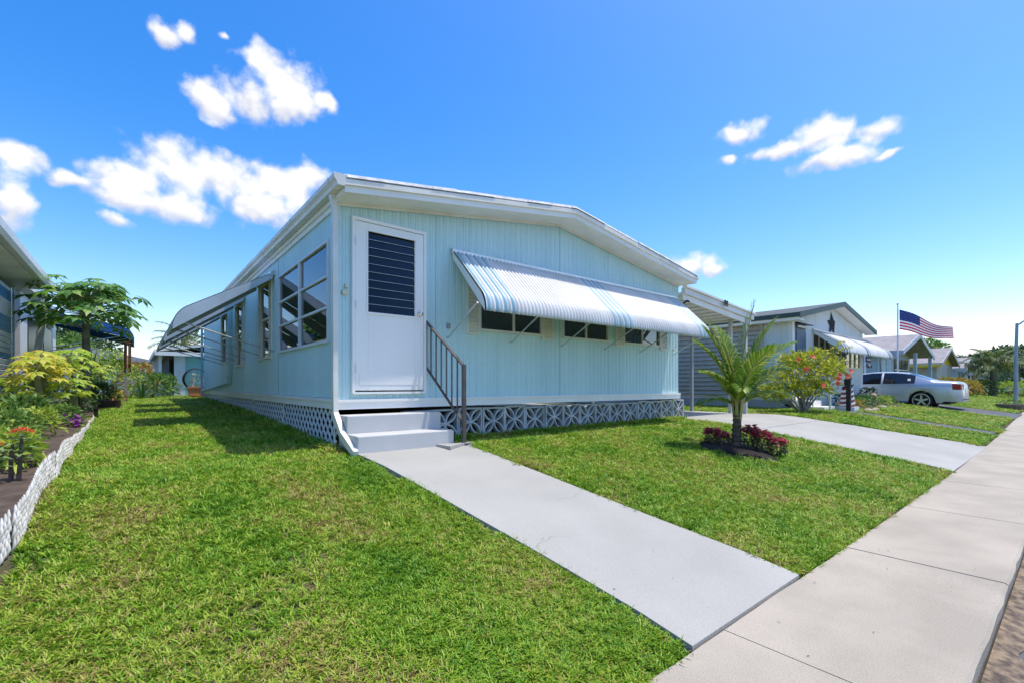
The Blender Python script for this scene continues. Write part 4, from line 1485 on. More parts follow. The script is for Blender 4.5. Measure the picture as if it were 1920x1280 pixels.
# braided white edging along the bed: lengths of woven plastic rope fence
edgm = M('white_plastic_edging', (.56, .56, .53), .55, .08, 9, col2=(.36, .34, .29), detail=8)
seg = [(-2.36, -3.6), (-2.34, -1.9), (-2.33, -.3), (-2.33, 1.0), (-2.34, 2.4), (-2.36, 3.9), (-2.38, 5.4)]
HT = [.20, .205, .18, .125, .09, .07]
for i in range(len(seg) - 1):
    a = Vector((*seg[i], 0)); b = Vector((*seg[i + 1], 0))
    a.z, b.z = gz(*seg[i]), gz(*seg[i + 1])
    g = thing('bed_edging', ['braided white edging length nearest the viewer at the left picture edge', 'braided white edging length beside the red flower',
                             'braided white edging length just beyond the red flower', 'lower braided white edging length halfway along the bed',
                             'low white edging length beside the purple flowers', 'last low white edging length before the dark planter'][i], 'edging', a, 'white bed edging lengths')
    rows = 6 if i < 3 else 4
    n = int((b - a).length / .060)
    for rr2 in range(rows):
        m = MB()
        for k in range(n):
            f0 = (k + (.5 if rr2 % 2 else .05)) / n
            f1 = f0 + .62 / n
            zt = HT[i] / rows
            z0_ = zt * rr2
            wob = .014 * math.sin(k * .23 + i) + U(-.003, .003)
            sagz = .012 * math.sin(k * .31 + 2 * i)
            p0 = a.lerp(b, f0) + Vector((wob, 0, z0_ - .012 + sagz)); p1 = a.lerp(b, f1) + Vector((wob + .004, 0, z0_ + zt * 1.35 + sagz))
            pm_ = (p0 + p1) / 2 + Vector((.006, 0, 0))
            m.tube([p0, pm_, p1], [.0035, .0092, .0035], 6)
        build('braid_row', m, edgm, g, smooth=True)
pk = thing('edging_stake', 'short dark stake at the far end of the white edging', 'stake', (-2.36, 5.55, gz(-2.36, 5.5)))
part('shaft', M('dark_stake_wood', (.03, .025, .02), .9), pk, lambda m: (m.box(-2.39, -2.33, 5.52, 5.58, gz(-2.36, 5.5) - .03, gz(-2.36, 5.5) + .16), m.box(-2.40, -2.32, 5.51, 5.59, gz(-2.36, 5.5) + .1601, gz(-2.36, 5.5) + .18)))
pb_ = thing('planter_box', 'dark low planter filled with shaded plants under the saplings', 'planter', (-2.35, 8.6, gz(-2.35, 8.6)))
zz = gz(-2.35, 8.6)
part('trough', M('dark_brown_planter', (.05, .028, .02), .8), pb_, lambda m: (m.box(-2.95, -2.08, 8.2, 9.0, zz - .02, zz + .20)), bevel=.01)
m = MB(); bush_leaves(m, (-2.5, 8.6, zz + .34), (.42, .4, .24), 420, .10, .045, lump=3)
build('plants', m, lf_dark, pb_)['kind'] = 'stuff'
m = MB(); bush_leaves(m, (-2.12, 8.5, zz + .28), (.12, .3, .16), 70, .10, .04, lump=3)
build('plants', m, lf_croton, pb_)['kind'] = 'stuff'


# strap-leaved and hedge plants further back
def strap_plant(name, label, c, n, ln, wd, mat, cat='plant', group=None, stem=0.0, arch=.6):
    z0_ = gz(c[0], c[1])
    g = thing(name, label, cat, (c[0], c[1], z0_), group)
    m = MB()
    for k in range(n):
        a = k * 2.39996 + U(-.2, .2)
        el_ = U(.45, 1.45)
        L_ = ln * U(.7, 1.1)
        d_ = Vector((math.cos(a) * math.cos(el_), math.sin(a) * math.cos(el_), math.sin(el_)))
        s_ = Vector((-math.sin(a), math.cos(a), 0))
        p = Vector((c[0], c[1], z0_ + stem))
        prev = None
        o = len(m.v)
        ns = 4
        for i in range(ns + 1):
            f = i / ns
            q = p + d_ * L_ * f - Vector((0, 0, arch * L_ * f * f * (1 - el_ / 1.7)))
            w2 = wd * .5 * (1 - f) ** .6 * (1 if f > 0 else .7)
            m.v += [tuple(q - s_ * w2), tuple(q + s_ * w2)]
        for i in range(ns):
            m.f.append((o + 2 * i, o + 2 * i + 1, o + 2 * i + 3, o + 2 * i + 2)); m.m.append(0)
    build('leaves', m, mat, g)
    if stem:
        part('stem', bark, g, lambda m: m.tube([(c[0], c[1], z0_ - .02), (c[0], c[1], z0_ + stem)], .035, 7))
    return g


strap_plant('strap_plant', 'arching green strap-leaved plant under the navy awning', (-2.75, 11.0), 60, 1.25, .06, lf_blade, stem=.35)
strap_plant('strap_plant', 'spiky dark green clump standing left of the wind chime post', (-2.3, 13.2), 44, .62, .05, lf_blade)
strap_plant('strap_plant', 'spiky dark green clump standing right of the wind chime post', (-1.62, 14.6), 44, .85, .06, lf_blade)
HG = [((-3.1, 13.4), (.7, .8, .7), 700, lf_lime, 'lime hedge shrub under the tip of the navy awning'),
      ((-2.35, 15.0), (.8, .8, .75), 750, lf_lime, 'broad lime shrub behind the wind chime'),
      ((-1.75, 16.6), (.65, .7, .75), 700, lf_croton, 'red and yellow croton shrub in the rear hedge'),
      ((-1.30, 15.6), (.55, .6, .5), 650, lf_mid, 'grey-green shrub at the lawn end of the rear hedge'),
      ((-.95, 16.9), (.5, .5, .5), 520, lf_mid, 'loose green shrub nearest the terracotta planter'),
      ((-2.6, 17.5), (.9, .9, 1.0), 700, lf_lime, 'tall yellow-green shrub at the back of the rear hedge')]
for (c_, r_, n_, mt_, lb_) in HG:
    shrub('hedge_shrub', lb_, c_, r_, n_, .13, .055, mt_, 'shrub', 'shrubs of the rear hedge', stems=8)

# terracotta planter, hose reel and the house behind
zz = gz(.1, 15.4)
tp = thing('terracotta_planter', 'orange terracotta window-box planter behind the far corner of the home', 'planter', (.05, 15.3, zz))
part('trough', M('terracotta', (.56, .20, .085), .75, .1, 6), tp, lambda m: (m.prism([(-.28, zz + .10), (.38, zz + .10), (.42, zz + .38), (-.32, zz + .38)], 15.1, 15.45), m.box(-.35, .45, 15.07, 15.48, zz + .381, zz + .43), m.box(-.24, .34, 15.12, 15.43, zz - .01, zz + .099)))
m = MB(); bush_leaves(m, (.05, 15.28, zz + .60), (.36, .2, .26), 160, .12, .03, lump=2)
build('plant', m, leaf_mat('pale_succulent_leaf', (.22, .25, .15), (.35, .36, .24), (.5, .45, .35), .2), tp)
hz = thing('hose_reel', 'coiled black garden hose hung on a stand behind the terracotta planter', 'hose', (.0, 16.2, zz))
m = MB()
for k in range(5):
    m.tube([(.0 + (.36 + .012 * k) * math.cos(t_ * math.pi / 12), 16.15 + .028 * k, zz + .72 + (.40 + .014 * (k % 2)) * math.sin(t_ * math.pi / 12)) for t_ in range(25)], .017, 6)
build('hose', m, black, hz)
part('stand', alum, hz, lambda m: (m.bar((-.05, 16.2, zz - .02), (-.05, 16.2, zz + 1.1), .04, .04), m.bar((-.3, 16.2, zz), (.2, 16.2, zz), .04, .03)))
rh = thing('rear_house', 'low white house with an open porch beyond the end of the lawn', 'house', (1.5, 20, zz))
part('wall', M('rear_aqua_wall', (.22, .47, .46), .6, .06, 2), rh, lambda m: m.box(-.15, 5.5, 18.5, 24, zz - .05, 2.05))
part('wall', nw, rh, lambda m: m.box(-.55, -.16, 18.5, 18.6, zz - .05, 2.05))
part('wall', nw, rh, lambda m: m.box(-.6, -.2, 24.01, 29, zz, 2.05))
part('roof', roofw, rh, lambda m: m.prism([(-1.15, 2.02), (2.5, 2.62), (6, 2.02), (6, 2.12), (2.5, 2.72), (-1.15, 2.12)], 18.2, 30))
part('fascia', white, rh, lambda m: (m.prism([(-1.2, 1.86), (6, 1.86), (6, 2.03), (-1.2, 2.015)], 18.15, 18.19), m.box(-1.22, -1.16, 18.2, 30, 1.9, 2.10)))
for y_ in (18.7, 20.6, 22.5, 24.6):
    part('porch_post', white, rh, lambda m: m.box(-1.06, -.96, y_, y_ + .1, zz - .05, 2.02))
part('screen', screenm, rh, lambda m: m.box(-.7, -.68, 19, 28, .5, 1.95))
rr2_ = thing('grey_roof_house', 'distant low house with a grey roof between the tree and the porch', 'house', (-4, 40, .1))
part('wall', nw, rr2_, lambda m: m.box(-9, -.6, 38, 44, .1, 2.3))
part('roof', M('grey_shingle', (.36, .37, .40), .85, .1, 4), rr2_, lambda m: m.prism([(-9.5, 2.3), (-4.5, 3.3), (-.2, 2.3)], 37.6, 44.5))


# trees
def tree(name, label, base, h, crown_r, n, ln, mat, trunk_r=.18, group=None, clumps=9):
    z0_ = gz(base[0], base[1])
    g = thing(name, label, 'tree', (base[0], base[1], z0_), group)
    m = MB()
    b = Vector((base[0], base[1], z0_ - .05))
    fork = b + Vector((U(-.3, .3), U(-.3, .3), h * .45))
    m.tube([b, b.lerp(fork, .5) + Vector((U(-.1, .1), 0, 0)), fork], [trunk_r, trunk_r * .8, trunk_r * .65], 8)
    cl_c = []
    for k in range(clumps):
        a = k * 2.39996
        f = math.sqrt((k + .5) / clumps)
        c = b + Vector((math.cos(a) * f * crown_r[0] * .72, math.sin(a) * f * crown_r[1] * .72, h - crown_r[2] * (.35 + .9 * f * f) + U(-.3, .3)))
        cl_c.append(c)
        m.tube([fork, fork.lerp(c, .55) + Vector((0, 0, .1 * h * f)), c], [trunk_r * .5, trunk_r * .28, trunk_r * .1], 6)
    build('trunk', m, bark, g)
    m = MB()
    for c in cl_c:
        s_ = U(.34, .52)
        bush_leaves(m, c, (crown_r[0] * s_, crown_r[1] * s_, crown_r[2] * s_ * .8), n // clumps, ln, ln * .5, shell=.3, lump=4)
    build('crown', m, mat, g)
    return g


tree('broad_tree', 'distant dark round-crowned tree behind the grey roof on the left', (-6.5, 58), 6.6, (3.6, 3.6, 2.2), 2200, .42, lf_dark, .3, clumps=14)
tree('broad_tree', 'small distant tree showing behind the navy awning tip', (-6.0, 44), 4.6, (2.2, 2.2, 1.6), 900, .36, lf_mid, .2)


# ------------------------------------------------------------------ neighbour on the right: white home with the barn star
star_x0, star_x1 = 13.4, 20.4
sh_ = thing('white_home', 'white mobile home with dark green roof edge and a barn star on its gable', 'mobile home', (16.9, 2, -.12))
wsid = M('white_ribbed_siding', (.70, .73, .72), .5, .05, 1.5, stretch=(1.5, 1.5, .3))
greenm = M('dark_green_roof_edge', (.018, .055, .045), .5, .15, 4)
sEZ, sRZ, sMX = 2.66, 3.30, 16.9


def szw(x):
    return sEZ + (sRZ - sEZ) * (1 - abs(x - sMX) / 3.5)


sholes = [(13.62, 14.40, .35, 2.48), (15.02, 19.95, 1.30, 2.26)]
part('front_wall', wsid, sh_, lambda m: siding(m, star_x0, star_x1, .12, .010, .30, szw, sholes, lambda a, o, z: (a, -o, z)))
part('side_wall', wsid, sh_, lambda m: siding(m, .0, 12.0, .12, .010, .30, lambda a: sEZ, [], lambda a, o, z: (star_x0 - o, a, z)))
part('side_wall', wsid, sh_, lambda m: m.box(star_x1 - .02, star_x1, .01, 12, .0, sEZ))
part('inner_wall', interior, sh_, lambda m: m.box(star_x0 + .1, star_x1 - .1, 2.2, 2.3, .3, 2.6))
part('floor_deck', interior, sh_, lambda m: m.box(star_x0 + .05, star_x1 - .05, .05, 11.9, .26, .32))
part('corner_board', white, sh_, lambda m: (m.box(13.32, 13.46, -.03, -.012, .28, 2.66), m.box(13.36, 13.385, -.01, .10, .28, 2.66)))


def sgable(m, lo, hi, y0, y1, x0=12.95, x1=20.75):
    f = lambda x: sEZ + (sRZ - sEZ) * (1 - abs(x - sMX) / 3.5)
    m.prism([(x0, f(x0) + lo), (sMX, sRZ + lo), (x1, f(x1) + lo), (x1, f(x1) + hi), (sMX, sRZ + hi), (x0, f(x0) + hi)], y0, y1)


part('roof', M('dark_roof_felt', (.10, .115, .11), .85, .2, 5), sh_, lambda m: sgable(m, .10, .16, -.34, 12.2))
part('fascia', greenm, sh_, lambda m: sgable(m, .0, .165, -.38, -.345))
part('soffit', white, sh_, lambda m: sgable(m, .01, .05, -.344, -.0))
part('eave_edge', greenm, sh_, lambda m: m.box(12.90, 12.945, -.38, 12.2, 2.60, 2.72))
part('eave_board', white, sh_, lambda m: (m.box(12.96, 13.38, -.34, 12.0, 2.52, 2.56), m.box(12.96, 13.0, -.33, 12, 2.561, 2.68)))
part('trim_board', white, sh_, lambda m: m.box(13.35, 20.42, -.03, -.012, .20, .31))
part('trim_board', white, sh_, lambda m: m.box(13.365, 13.388, .0, 12, .20, .34))
# door
dm = MB(); dm.box(13.63, 14.39, -.02, .02, .36, 2.47)
d2 = build('door', dm, M('slate_blue_door', (.10, .15, .20), .5, .1, 3), sh_)
for k in range(5):
    part('door_board', M('slate_blue_door', (.10, .15, .20), .5, .1, 3), d2, lambda m: m.box(13.64 + k * .15, 13.775 + k * .15, -.036, -.0205, .40, 2.30))
part('door_hood', black, d2, lambda m: m.prism([(-.02, 2.50), (-.20, 2.46), (-.20, 2.49), (-.02, 2.55)], 13.55, 14.48, 'x'))
part('valance', white, d2, lambda m: m.box(13.62, 14.42, -.10, -.06, 2.38, 2.44))
# window wall with bars
win = part('window', winframe, sh_, lambda m: (m.box(14.98, 20.0, -.035, .03, 1.25, 1.30), m.box(14.98, 20.0, -.035, .03, 2.26, 2.30)))
for k in range(10):
    x_ = 15.02 + k * .548
    part('mullion', winframe, win, lambda m: m.box(x_ - .025, x_ + .025, -.03, .02, 1.301, 2.259))
    if k < 9:
        part('pane', winglass, win, lambda m: m.box(x_ + .026, x_ + .522, .0, .004, 1.302, 2.258))
saw = make_awning(sh_, 15.0, 20.65, .85, 2.40, 1.66, .30, .10, .016, {2, 3, 5, 24, 25, 27, 52, 53, 55}, lambda a, o, z: (a, -o, z),
                  [awnw, M('awning_dark_stripe', (.12, .17, .19), .45)], (15.05, 17.8, 20.55), 1.32, alum, M('awning_cheek_enamel', (.66, .73, .76), .45, .04, 3), per=4)
# barn star in relief
stp = Vector((16.75, -.05, 2.72))
m = MB()
pts = []
for k in range(10):
    a = math.pi / 2 + k * math.pi / 5 + .06
    r_ = .42 if k % 2 == 0 else .175
    pts.append(stp + Vector((math.cos(a) * r_, .035, math.sin(a) * r_)))
m.add([stp + Vector((0, -.07, 0))] + pts, [(0, 1 + (k + 1) % 10, 1 + k) for k in range(10)] + [tuple(range(1, 11))])
bs = build('barn_star', m, M('rusty_black_tin', (.035, .035, .035), .5, .3, 10, metal=.4), None, org=(16.75, -.05, 2.3))
tag(bs, 'dark five-pointed tin barn star hung on the white gable', 'star')
# skirting: lattice panels between base boards
m = MB()
for sgn, xo in ((1, 13.37), (-1, 13.378)):
    k = -.5
    while k < 9.5:
        ya, yb = (k, k + .40 * sgn)
        if min(ya, yb) > .02 and max(ya, yb) < 9:
            m.bar((xo, ya, -.08), (xo, yb, .21), .022, .006, up=(1, 0, 0))
        k += .095
lp = build('lattice_panel', m, latt, sh_); lp['kind'] = 'stuff'
part('base_board', white, sh_, lambda m: m.box(13.36, 13.384, .0, 9, -.14, -.06))
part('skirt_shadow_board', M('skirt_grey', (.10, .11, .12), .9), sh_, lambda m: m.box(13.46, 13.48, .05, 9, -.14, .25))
part('skirt', white, sh_, lambda m: m.box(13.4, 20.4, -.01, .02, -.14, .199))
# louvred porch screen on the near side
ps = part('porch_screen', M('beige_louvre', (.50, .45, .375), .6, .08, 4), sh_, lambda m: (m.box(13.30, 13.355, .82, .87, .36, 2.52), m.box(13.30, 13.355, 8.95, 9.0, .36, 2.52), m.box(13.30, 13.355, 4.3, 4.36, .36, 2.52)))
ls_ = mesh('louvre_slat', MB().bar((0, -4.03, 0), (0, 4.03, 0), .012, .165), M('beige_louvre', (.50, .45, .375), .6, .08, 4))
for i in range(15):
    place('louvre_slat', ls_, ps, (13.325, 4.91, .43 + i * .143), (0, R(24), 0))
# steps with rail, painted post
sst = thing('white_steps', 'small white entry steps with a rail at the white home', 'steps', (14.0, -.5, -.13))
part('step', white, sst, lambda m: m.box(13.55, 14.5, -.42, -.04, -.15, .18))
part('step', white, sst, lambda m: m.box(13.55, 14.5, -.78, -.421, -.15, .02))
part('rail', white, sst, lambda m: (m.bar((13.52, -.06, .95), (13.52, -.95, .45), .04, .04), m.bar((13.52, -.93, -.1), (13.52, -.93, .47), .04, .04), m.bar((13.52, -.5, .0), (13.52, -.5, .70), .03, .03)))
lh = thing('striped_lighthouse', 'red and white striped lighthouse ornament beside the white entry steps', 'ornament', (14.55, -1.02, -.13))
zb_ = gz(14.55, -1.0)
m = MB()
for k in range(9):
    f0, f1 = k / 9, (k + 1) / 9
    r0, r1 = .20 - .07 * f0, .20 - .07 * f1
    n = 14
    o = len(m.v)
    for (r_, f) in ((r0, f0), (r1, f1)):
        for j in range(n):
            a = 2 * math.pi * j / n
            m.v.append((14.78 + r_ * math.cos(a), -1.0 + r_ * math.sin(a), zb_ + .10 + .62 * f + .05 * math.sin(a + 2.2)))
    for j in range(n):
        m.f.append((o + j, o + (j + 1) % n, o + n + (j + 1) % n, o + n + j)); m.m.append(k % 2)
build('tower', m, [M('barn_red', (.22, .03, .035), .6), M('ornament_white', (.72, .74, .75), .6)], lh, smooth=True)
part('plinth', M('ornament_white', (.72, .74, .75), .6), lh, lambda m: m.box(14.55, 15.02, -1.24, -.78, zb_ - .03, zb_ + .11))
part('lantern', black, lh, lambda m: m.lathe([(.17, zb_ + .74), (.17, zb_ + .77), (.08, zb_ + .77), (.08, zb_ + .90), (.11, zb_ + .91), (0, zb_ + .99)], (14.78, -1.0, 0), 10))
bp = thing('black_post', 'short black post between the white steps and the lighthouse ornament', 'post', (14.35, -1.15, zb_))
part('shaft', black, bp, lambda m: m.box(14.30, 14.40, -1.2, -1.1, zb_ - .03, zb_ + .92))
part('cap', black, bp, lambda m: m.prism([(14.28, zb_ + .921), (14.42, zb_ + .921), (14.35, zb_ + 1.0)], -1.22, -1.08))

# planting bed in front of the white home
mbd = MB()
for j, y in enumerate(np.linspace(-1.25, -.02, 8)):
    for x_ in np.linspace(14.9, 20.4, 24):
        yy = y - .15 * math.sin(x_ * 2) * (1 - j / 7)
        mbd.v.append((x_, yy, gz(x_, yy) + .01 + .05 * math.sin(math.pi * j / 7)))
for j in range(7):
    for i in range(23):
        a = j * 24 + i
        mbd.f.append((a, a + 1, a + 25, a + 24)); mbd.m.append(0)
tag(build('front_bed', mbd, dirt, smooth=True), kind='structure')
FB = [((15.4, -.95), (.45, .28, .16), 260, lf_croton, 'yellow edging plant next to the lighthouse ornament'),
      ((16.3, -.85), (.5, .3, .18), 300, lf_mid, 'green edging plant second from the lighthouse ornament'),
      ((17.2, -.8), (.5, .3, .20), 300, lf_blade, 'strappy edging plant in the middle of the front bed'),
      ((18.1, -.8), (.5, .3, .20), 280, lf_mid, 'green edging plant in front of the tan statue'),
      ((19.1, -.85), (.55, .3, .18), 280, lf_lime, 'lime edging plant right of the tan statue'),
      ((20.0, -.8), (.45, .3, .17), 260, lf_mid, 'last edging plant before the silver sedan')]
for (c_, r_, n_, mt_, lb_) in FB:
    shrub('edging_plant', lb_, c_, r_, n_, .10, .035, mt_, 'plant', 'edging plants of the white home bed', stems=4)
shrub('dark_shrub', 'dark potted shrub below the white window wall', (16.4, -.35), (.28, .2, .22), 200, .09, .04, lf_dark, 'shrub')
shrub('dark_shrub', 'dark bushy shrub at the right corner of the white home', (19.4, -.4), (.34, .28, .34), 300, .09, .04, lf_dark, 'shrub')
for i, (x_, y_, r_, lb_) in enumerate(((15.3, -1.38, .11, 'pale rock at the left end of the front bed'), (15.75, -1.42, .08, 'small pale rock second along the front bed'), (16.2, -1.36, .10, 'pale rock third along the front bed'), (17.6, -1.22, .12, 'flat tan rock before the tan statue'))):
    m = MB()
    prof = [(0, -.5), (.8, -.35), (1.0, 0), (.75, .42), (.3, .6), (0, .62)]
    m.lathe([(p * r_, h * r_ * .9) for p, h in prof], (0, 0, 0), 9)
    m.v = [(x_ + v[0] * (1.3 + .25 * math.sin(v[1] * 40)), y_ + v[1] * (1 + .2 * math.sin(v[0] * 50)), gz(x_, y_) + .03 + v[2]) for v in m.v]
    tag(build('rock', m, M('tan_rock', (.42, .35, .28), .9, .2, 8, bump=.6, bscale=30), None, smooth=True, org=(x_, y_, gz(x_, y_))), lb_, 'rock', 'rocks along the front bed')
# tan animal statue lying in the bed
sz = gz(18.6, -.75)
m = MB()
m.lathe([(0, -.30), (.10, -.28), (.17, -.15), (.185, 0), (.16, .16), (.09, .27), (0, .30)], (0, 0, 0), 12, 'x')
m.lathe([(0, -.12), (.08, -.09), (.11, 0), (.08, .10), (.04, .16), (0, .17)], (0, 0, 0), 10, 'x')
nv = 7 * 12
m.v = [(18.62 + v[0], -.72 + v[1], sz + .22 + v[2]) for v in m.v[:nv]] + [(18.36 + v[0], -.82 + v[1], sz + .34 + v[2]) for v in m.v[nv:]]
for (dx, dy) in ((-.18, -.12), (-.18, .1), (.18, -.12), (.18, .1)):
    m.tube([(18.62 + dx, -.72 + dy, sz - .02), (18.62 + dx, -.72 + dy, sz + .2)], [.05, .06], 7)
for dy in (-.07, .06):
    m.leaf((18.36, -.82 + dy, sz + .42), (.3, dy * 3, .8), (1, 0, 0), .12, .08)
tag(build('animal_statue', m, M('tan_statue', (.46, .32, .24), .8, .12, 8), None, smooth=True, org=(18.6, -.72, sz)), 'tan sheep-like garden statue standing in the bed by the car', 'statue')

# ------------------------------------------------------------------ silver sedan
CX, CY0, CZ = 22.36, -2.70, -.26
car = thing('silver_sedan', 'silver four-door sedan parked nose-in beside the white home', 'car', (CX, CY0 + 2.4, CZ))
silver = M('silver_car_paint', (.52, .56, .60), .28, .02, 1, metal=.45)
carglass = M('tinted_car_glass', (.008, .010, .013), .06, .05, 1, spec=.8)
tyrem = M('tyre_rubber', (.014, .014, .015), .85)
rimm = M('alloy_rim', (.58, .59, .60), .3, .03, 3, metal=.8)
ss = list(np.arange(0, 4.86, .07)) + [4.87]
ft = lambda s_: float(np.interp(s_, [0, .05, .16, .45, .78, 1.05, 1.35, 1.62, 1.95, 2.3, 2.7, 3.05, 3.3, 3.9, 4.4, 4.75, 4.87], [.90, 1.0, 1.05, 1.075, 1.10, 1.22, 1.345, 1.415, 1.45, 1.46, 1.45, 1.40, 1.32, 1.0, .90, .76, .60]))
fwid = lambda s_: float(np.interp(s_, [0, .06, .25, .7, 3.6, 4.4, 4.75, 4.87], [.70, .80, .87, .89, .89, .86, .74, .62]))
fbel = lambda s_: float(np.interp(s_, [0, .2, .8, 3.6, 4.2, 4.87], [.88, .98, .985, .93, .85, .55]))


def fbot(s_):
    z_ = .24 if .5 < s_ < 4.4 else .30
    for c in (1.13, 3.86):
        if abs(s_ - c) < .385:
            z_ = max(z_, .33 + math.sqrt(.385 ** 2 - (s_ - c) ** 2) - .02)
    return z_


rows = []
for s_ in ss:
    w0, zt, zb0, be = fwid(s_), ft(s_), fbot(s_), fbel(s_)
    be = min(be, zt - .03)
    g_ = max(0, min(1, (zt - be - .05) / .36))
    wr0 = w0 * .90 + (.585 - w0 * .90) * g_
    zmid = max(zb0 + .02, .58)
    rows.append([(w0 * .955, zb0), (w0 * .99, zb0 + (zmid - zb0) * .45), (w0, zmid), (w0 * .995, max(zmid + .02, be - .14)), (w0 * .965, be), (wr0, zt - .035 - .02 * g_), (wr0 * .55, zt - .006), (0, zt)])
groups = {'body': [], 'side_window': [], 'rear_window': [], 'windscreen': []}
V = []
for i, s_ in enumerate(ss):
    for sg in (-1, 1):
        for (x_, z_) in rows[i]:
            V.append((CX + sg * x_, CY0 + s_, CZ + z_))
nr = 8
for i in range(len(ss) - 1):
    sm = (ss[i] + ss[i + 1]) / 2
    for q, sg in ((0, -1), (1, 1)):
        for r_ in range(nr - 1):
            a = i * 16 + q * 8 + r_
            f = (a, a + 16, a + 17, a + 1) if q == 0 else (a, a + 1, a + 17, a + 16)
            key = 'body'
            if r_ == 4 and 1.30 < sm < 3.52 and not (2.28 < sm < 2.36):
                key = 'side_window'
            if r_ >= 5 and .85 < sm < 1.52: key = 'rear_window'
            if r_ >= 5 and 3.28 < sm < 3.86: key = 'windscreen'
            groups[key].append(f)
groups['body'].append(tuple([0, 1, 2, 3, 4, 5, 6, 7, 14, 13, 12, 11, 10, 9, 8]))
e_ = (len(ss) - 1) * 16
groups['body'].append(tuple(e_ + k for k in (8, 9, 10, 11, 12, 13, 14, 7, 6, 5, 4, 3, 2, 1, 0)))


def sub_mesh(fs):
    used = sorted({i for f in fs for i in f})
    mp_ = {u: k for k, u in enumerate(used)}
    m = MB(); m.v = [V[u] for u in used]; m.f = [tuple(mp_[i] for i in f) for f in fs]; m.m = [0] * len(fs)
    return m


body = build('body', sub_mesh(groups['body']), silver, car, smooth=True)
for sg in (-1, 1):
    for lo, hi in ((1.30, 2.30), (2.34, 3.55)):
        fs = [f for f in groups['side_window'] if (V[f[0]][0] - CX) * sg > 0 and lo < sum(V[i][1] for i in f) / 4 - CY0 < hi]
        build('side_window', sub_mesh(fs), carglass, car, smooth=True)
build('rear_window', sub_mesh(groups['rear_window']), carglass, car, smooth=True)
build('windscreen', sub_mesh(groups['windscreen']), carglass, car, smooth=True)
part('underbody', black, car, lambda m: (m.box(CX - .70, CX + .70, CY0 + .35, CY0 + 4.5, CZ + .2, CZ + .55)))
for sg in (-1, 1):
    xo = CX + sg * .892
    part('handle', rimm, car, lambda m: m.box(min(xo, xo + sg * .025), max(xo, xo + sg * .025), CY0 + 1.62, CY0 + 1.80, CZ + .80, CZ + .835), bevel=.006)
    part('handle', rimm, car, lambda m: m.box(min(xo, xo + sg * .025), max(xo, xo + sg * .025), CY0 + 2.62, CY0 + 2.80, CZ + .79, CZ + .825), bevel=.006)
    for sy in (2.33, 1.42):
        part('door_seam', black, car, lambda m: m.bar((xo + sg * .0005, CY0 + sy, CZ + .36), (xo - sg * .012, CY0 + sy + (.0 if sy > 2 else .05), CZ + .90), .006, .008))
    part('sill_line', M('car_lower_trim', (.10, .10, .11), .6), car, lambda m: m.bar((xo - sg * .015, CY0 + 1.55, CZ + .26), (xo - sg * .015, CY0 + 3.45, CZ + .26), .03, .06))
    part('taillight', M('taillight_red', (.30, .012, .015), .15, .1, 6), car, lambda m: m.add([(CX + sg * .87, CY0 + .26, CZ + .74), (CX + sg * .875, CY0 + .27, CZ + .96), (CX + sg * .80, CY0 + .045, CZ + .95), (CX + sg * .79, CY0 + .035, CZ + .74), (CX + sg * .60, CY0 - .015, CZ + .94), (CX + sg * .60, CY0 - .015, CZ + .75)], [(0, 3, 2, 1) if sg < 0 else (0, 1, 2, 3), (3, 5, 4, 2) if sg < 0 else (3, 2, 4, 5)]))
    part('mirror', silver, car, lambda m: m.lathe([(0, -.09), (.06, -.07), (.075, 0), (.05, .06), (0, .08)], (CX + sg * .99, CY0 + 3.35, CZ + 1.0), 8, 'x'), smooth=True)
    for sy in (1.13, 3.86):
        wc = (CX + sg * .79, CY0 + sy, CZ + .325)
        wh = part('wheel', tyrem, car, lambda m: m.lathe([(.20, -.10), (.30, -.10), (.325, -.06), (.33, 0), (.325, .06), (.30, .10), (.22, .10)], wc, 26, 'x'), smooth=True)

        def rim(m):
            xf = wc[0] + sg * .085
            m.lathe([(.265, xf - wc[0] + .0), (.265, xf - wc[0] + sg * .016), (.235, xf - wc[0] + sg * .016), (.225, xf - wc[0] - sg * .04)], wc, 24, 'x')
            for k in range(5):
                a = k * 2 * math.pi / 5 + .3
                p0 = Vector((xf, wc[1], wc[2])); p1 = p0 + Vector((0, math.cos(a) * .245, math.sin(a) * .245))
                m.bar(p0, p1, .062, .03, up=(1, 0, 0))
            m.lathe([(0, xf - wc[0] + sg * .02), (.045, xf - wc[0] + sg * .02), (.05, xf - wc[0])], wc, 12, 'x')
        part('rim', rimm, wh, rim)
        part('wheel_well', black, wh, lambda m: m.lathe([(0, -.005), (.20, -.005), (.20, .0), (0, 0)], (wc[0] + sg * .03, wc[1], wc[2]), 18, 'x'))
part('rear_bumper_trim', M('car_lower_trim', (.10, .10, .11), .6), car, lambda m: m.prism([(CY0 + .02, CZ + .30), (CY0 + .50, CZ + .26), (CY0 + .48, CZ + .33), (CY0 - .01, CZ + .40)], CX - .70, CX + .70, 'x'))
part('number_plate', white, car, lambda m: m.box(CX - .16, CX + .16, CY0 - .012, CY0 - .004, CZ + .62, CZ + .78))
part('window_sticker', white, car, lambda m: m.bar((CX - .82, CY0 + 1.50, CZ + 1.08), (CX - .775, CY0 + 1.50, CZ + 1.16), .09, .004, up=(-1, 0, .4)))
part('roof_antenna', black, car, lambda m: m.bar((CX, CY0 + 1.72, CZ + 1.43), (CX, CY0 + 1.60, CZ + 1.52), .02, .03))
part('badge', rimm, car, lambda m: m.box(CX - .893, CX - .888, CY0 + .62, CY0 + .80, CZ + .77, CZ + .785))

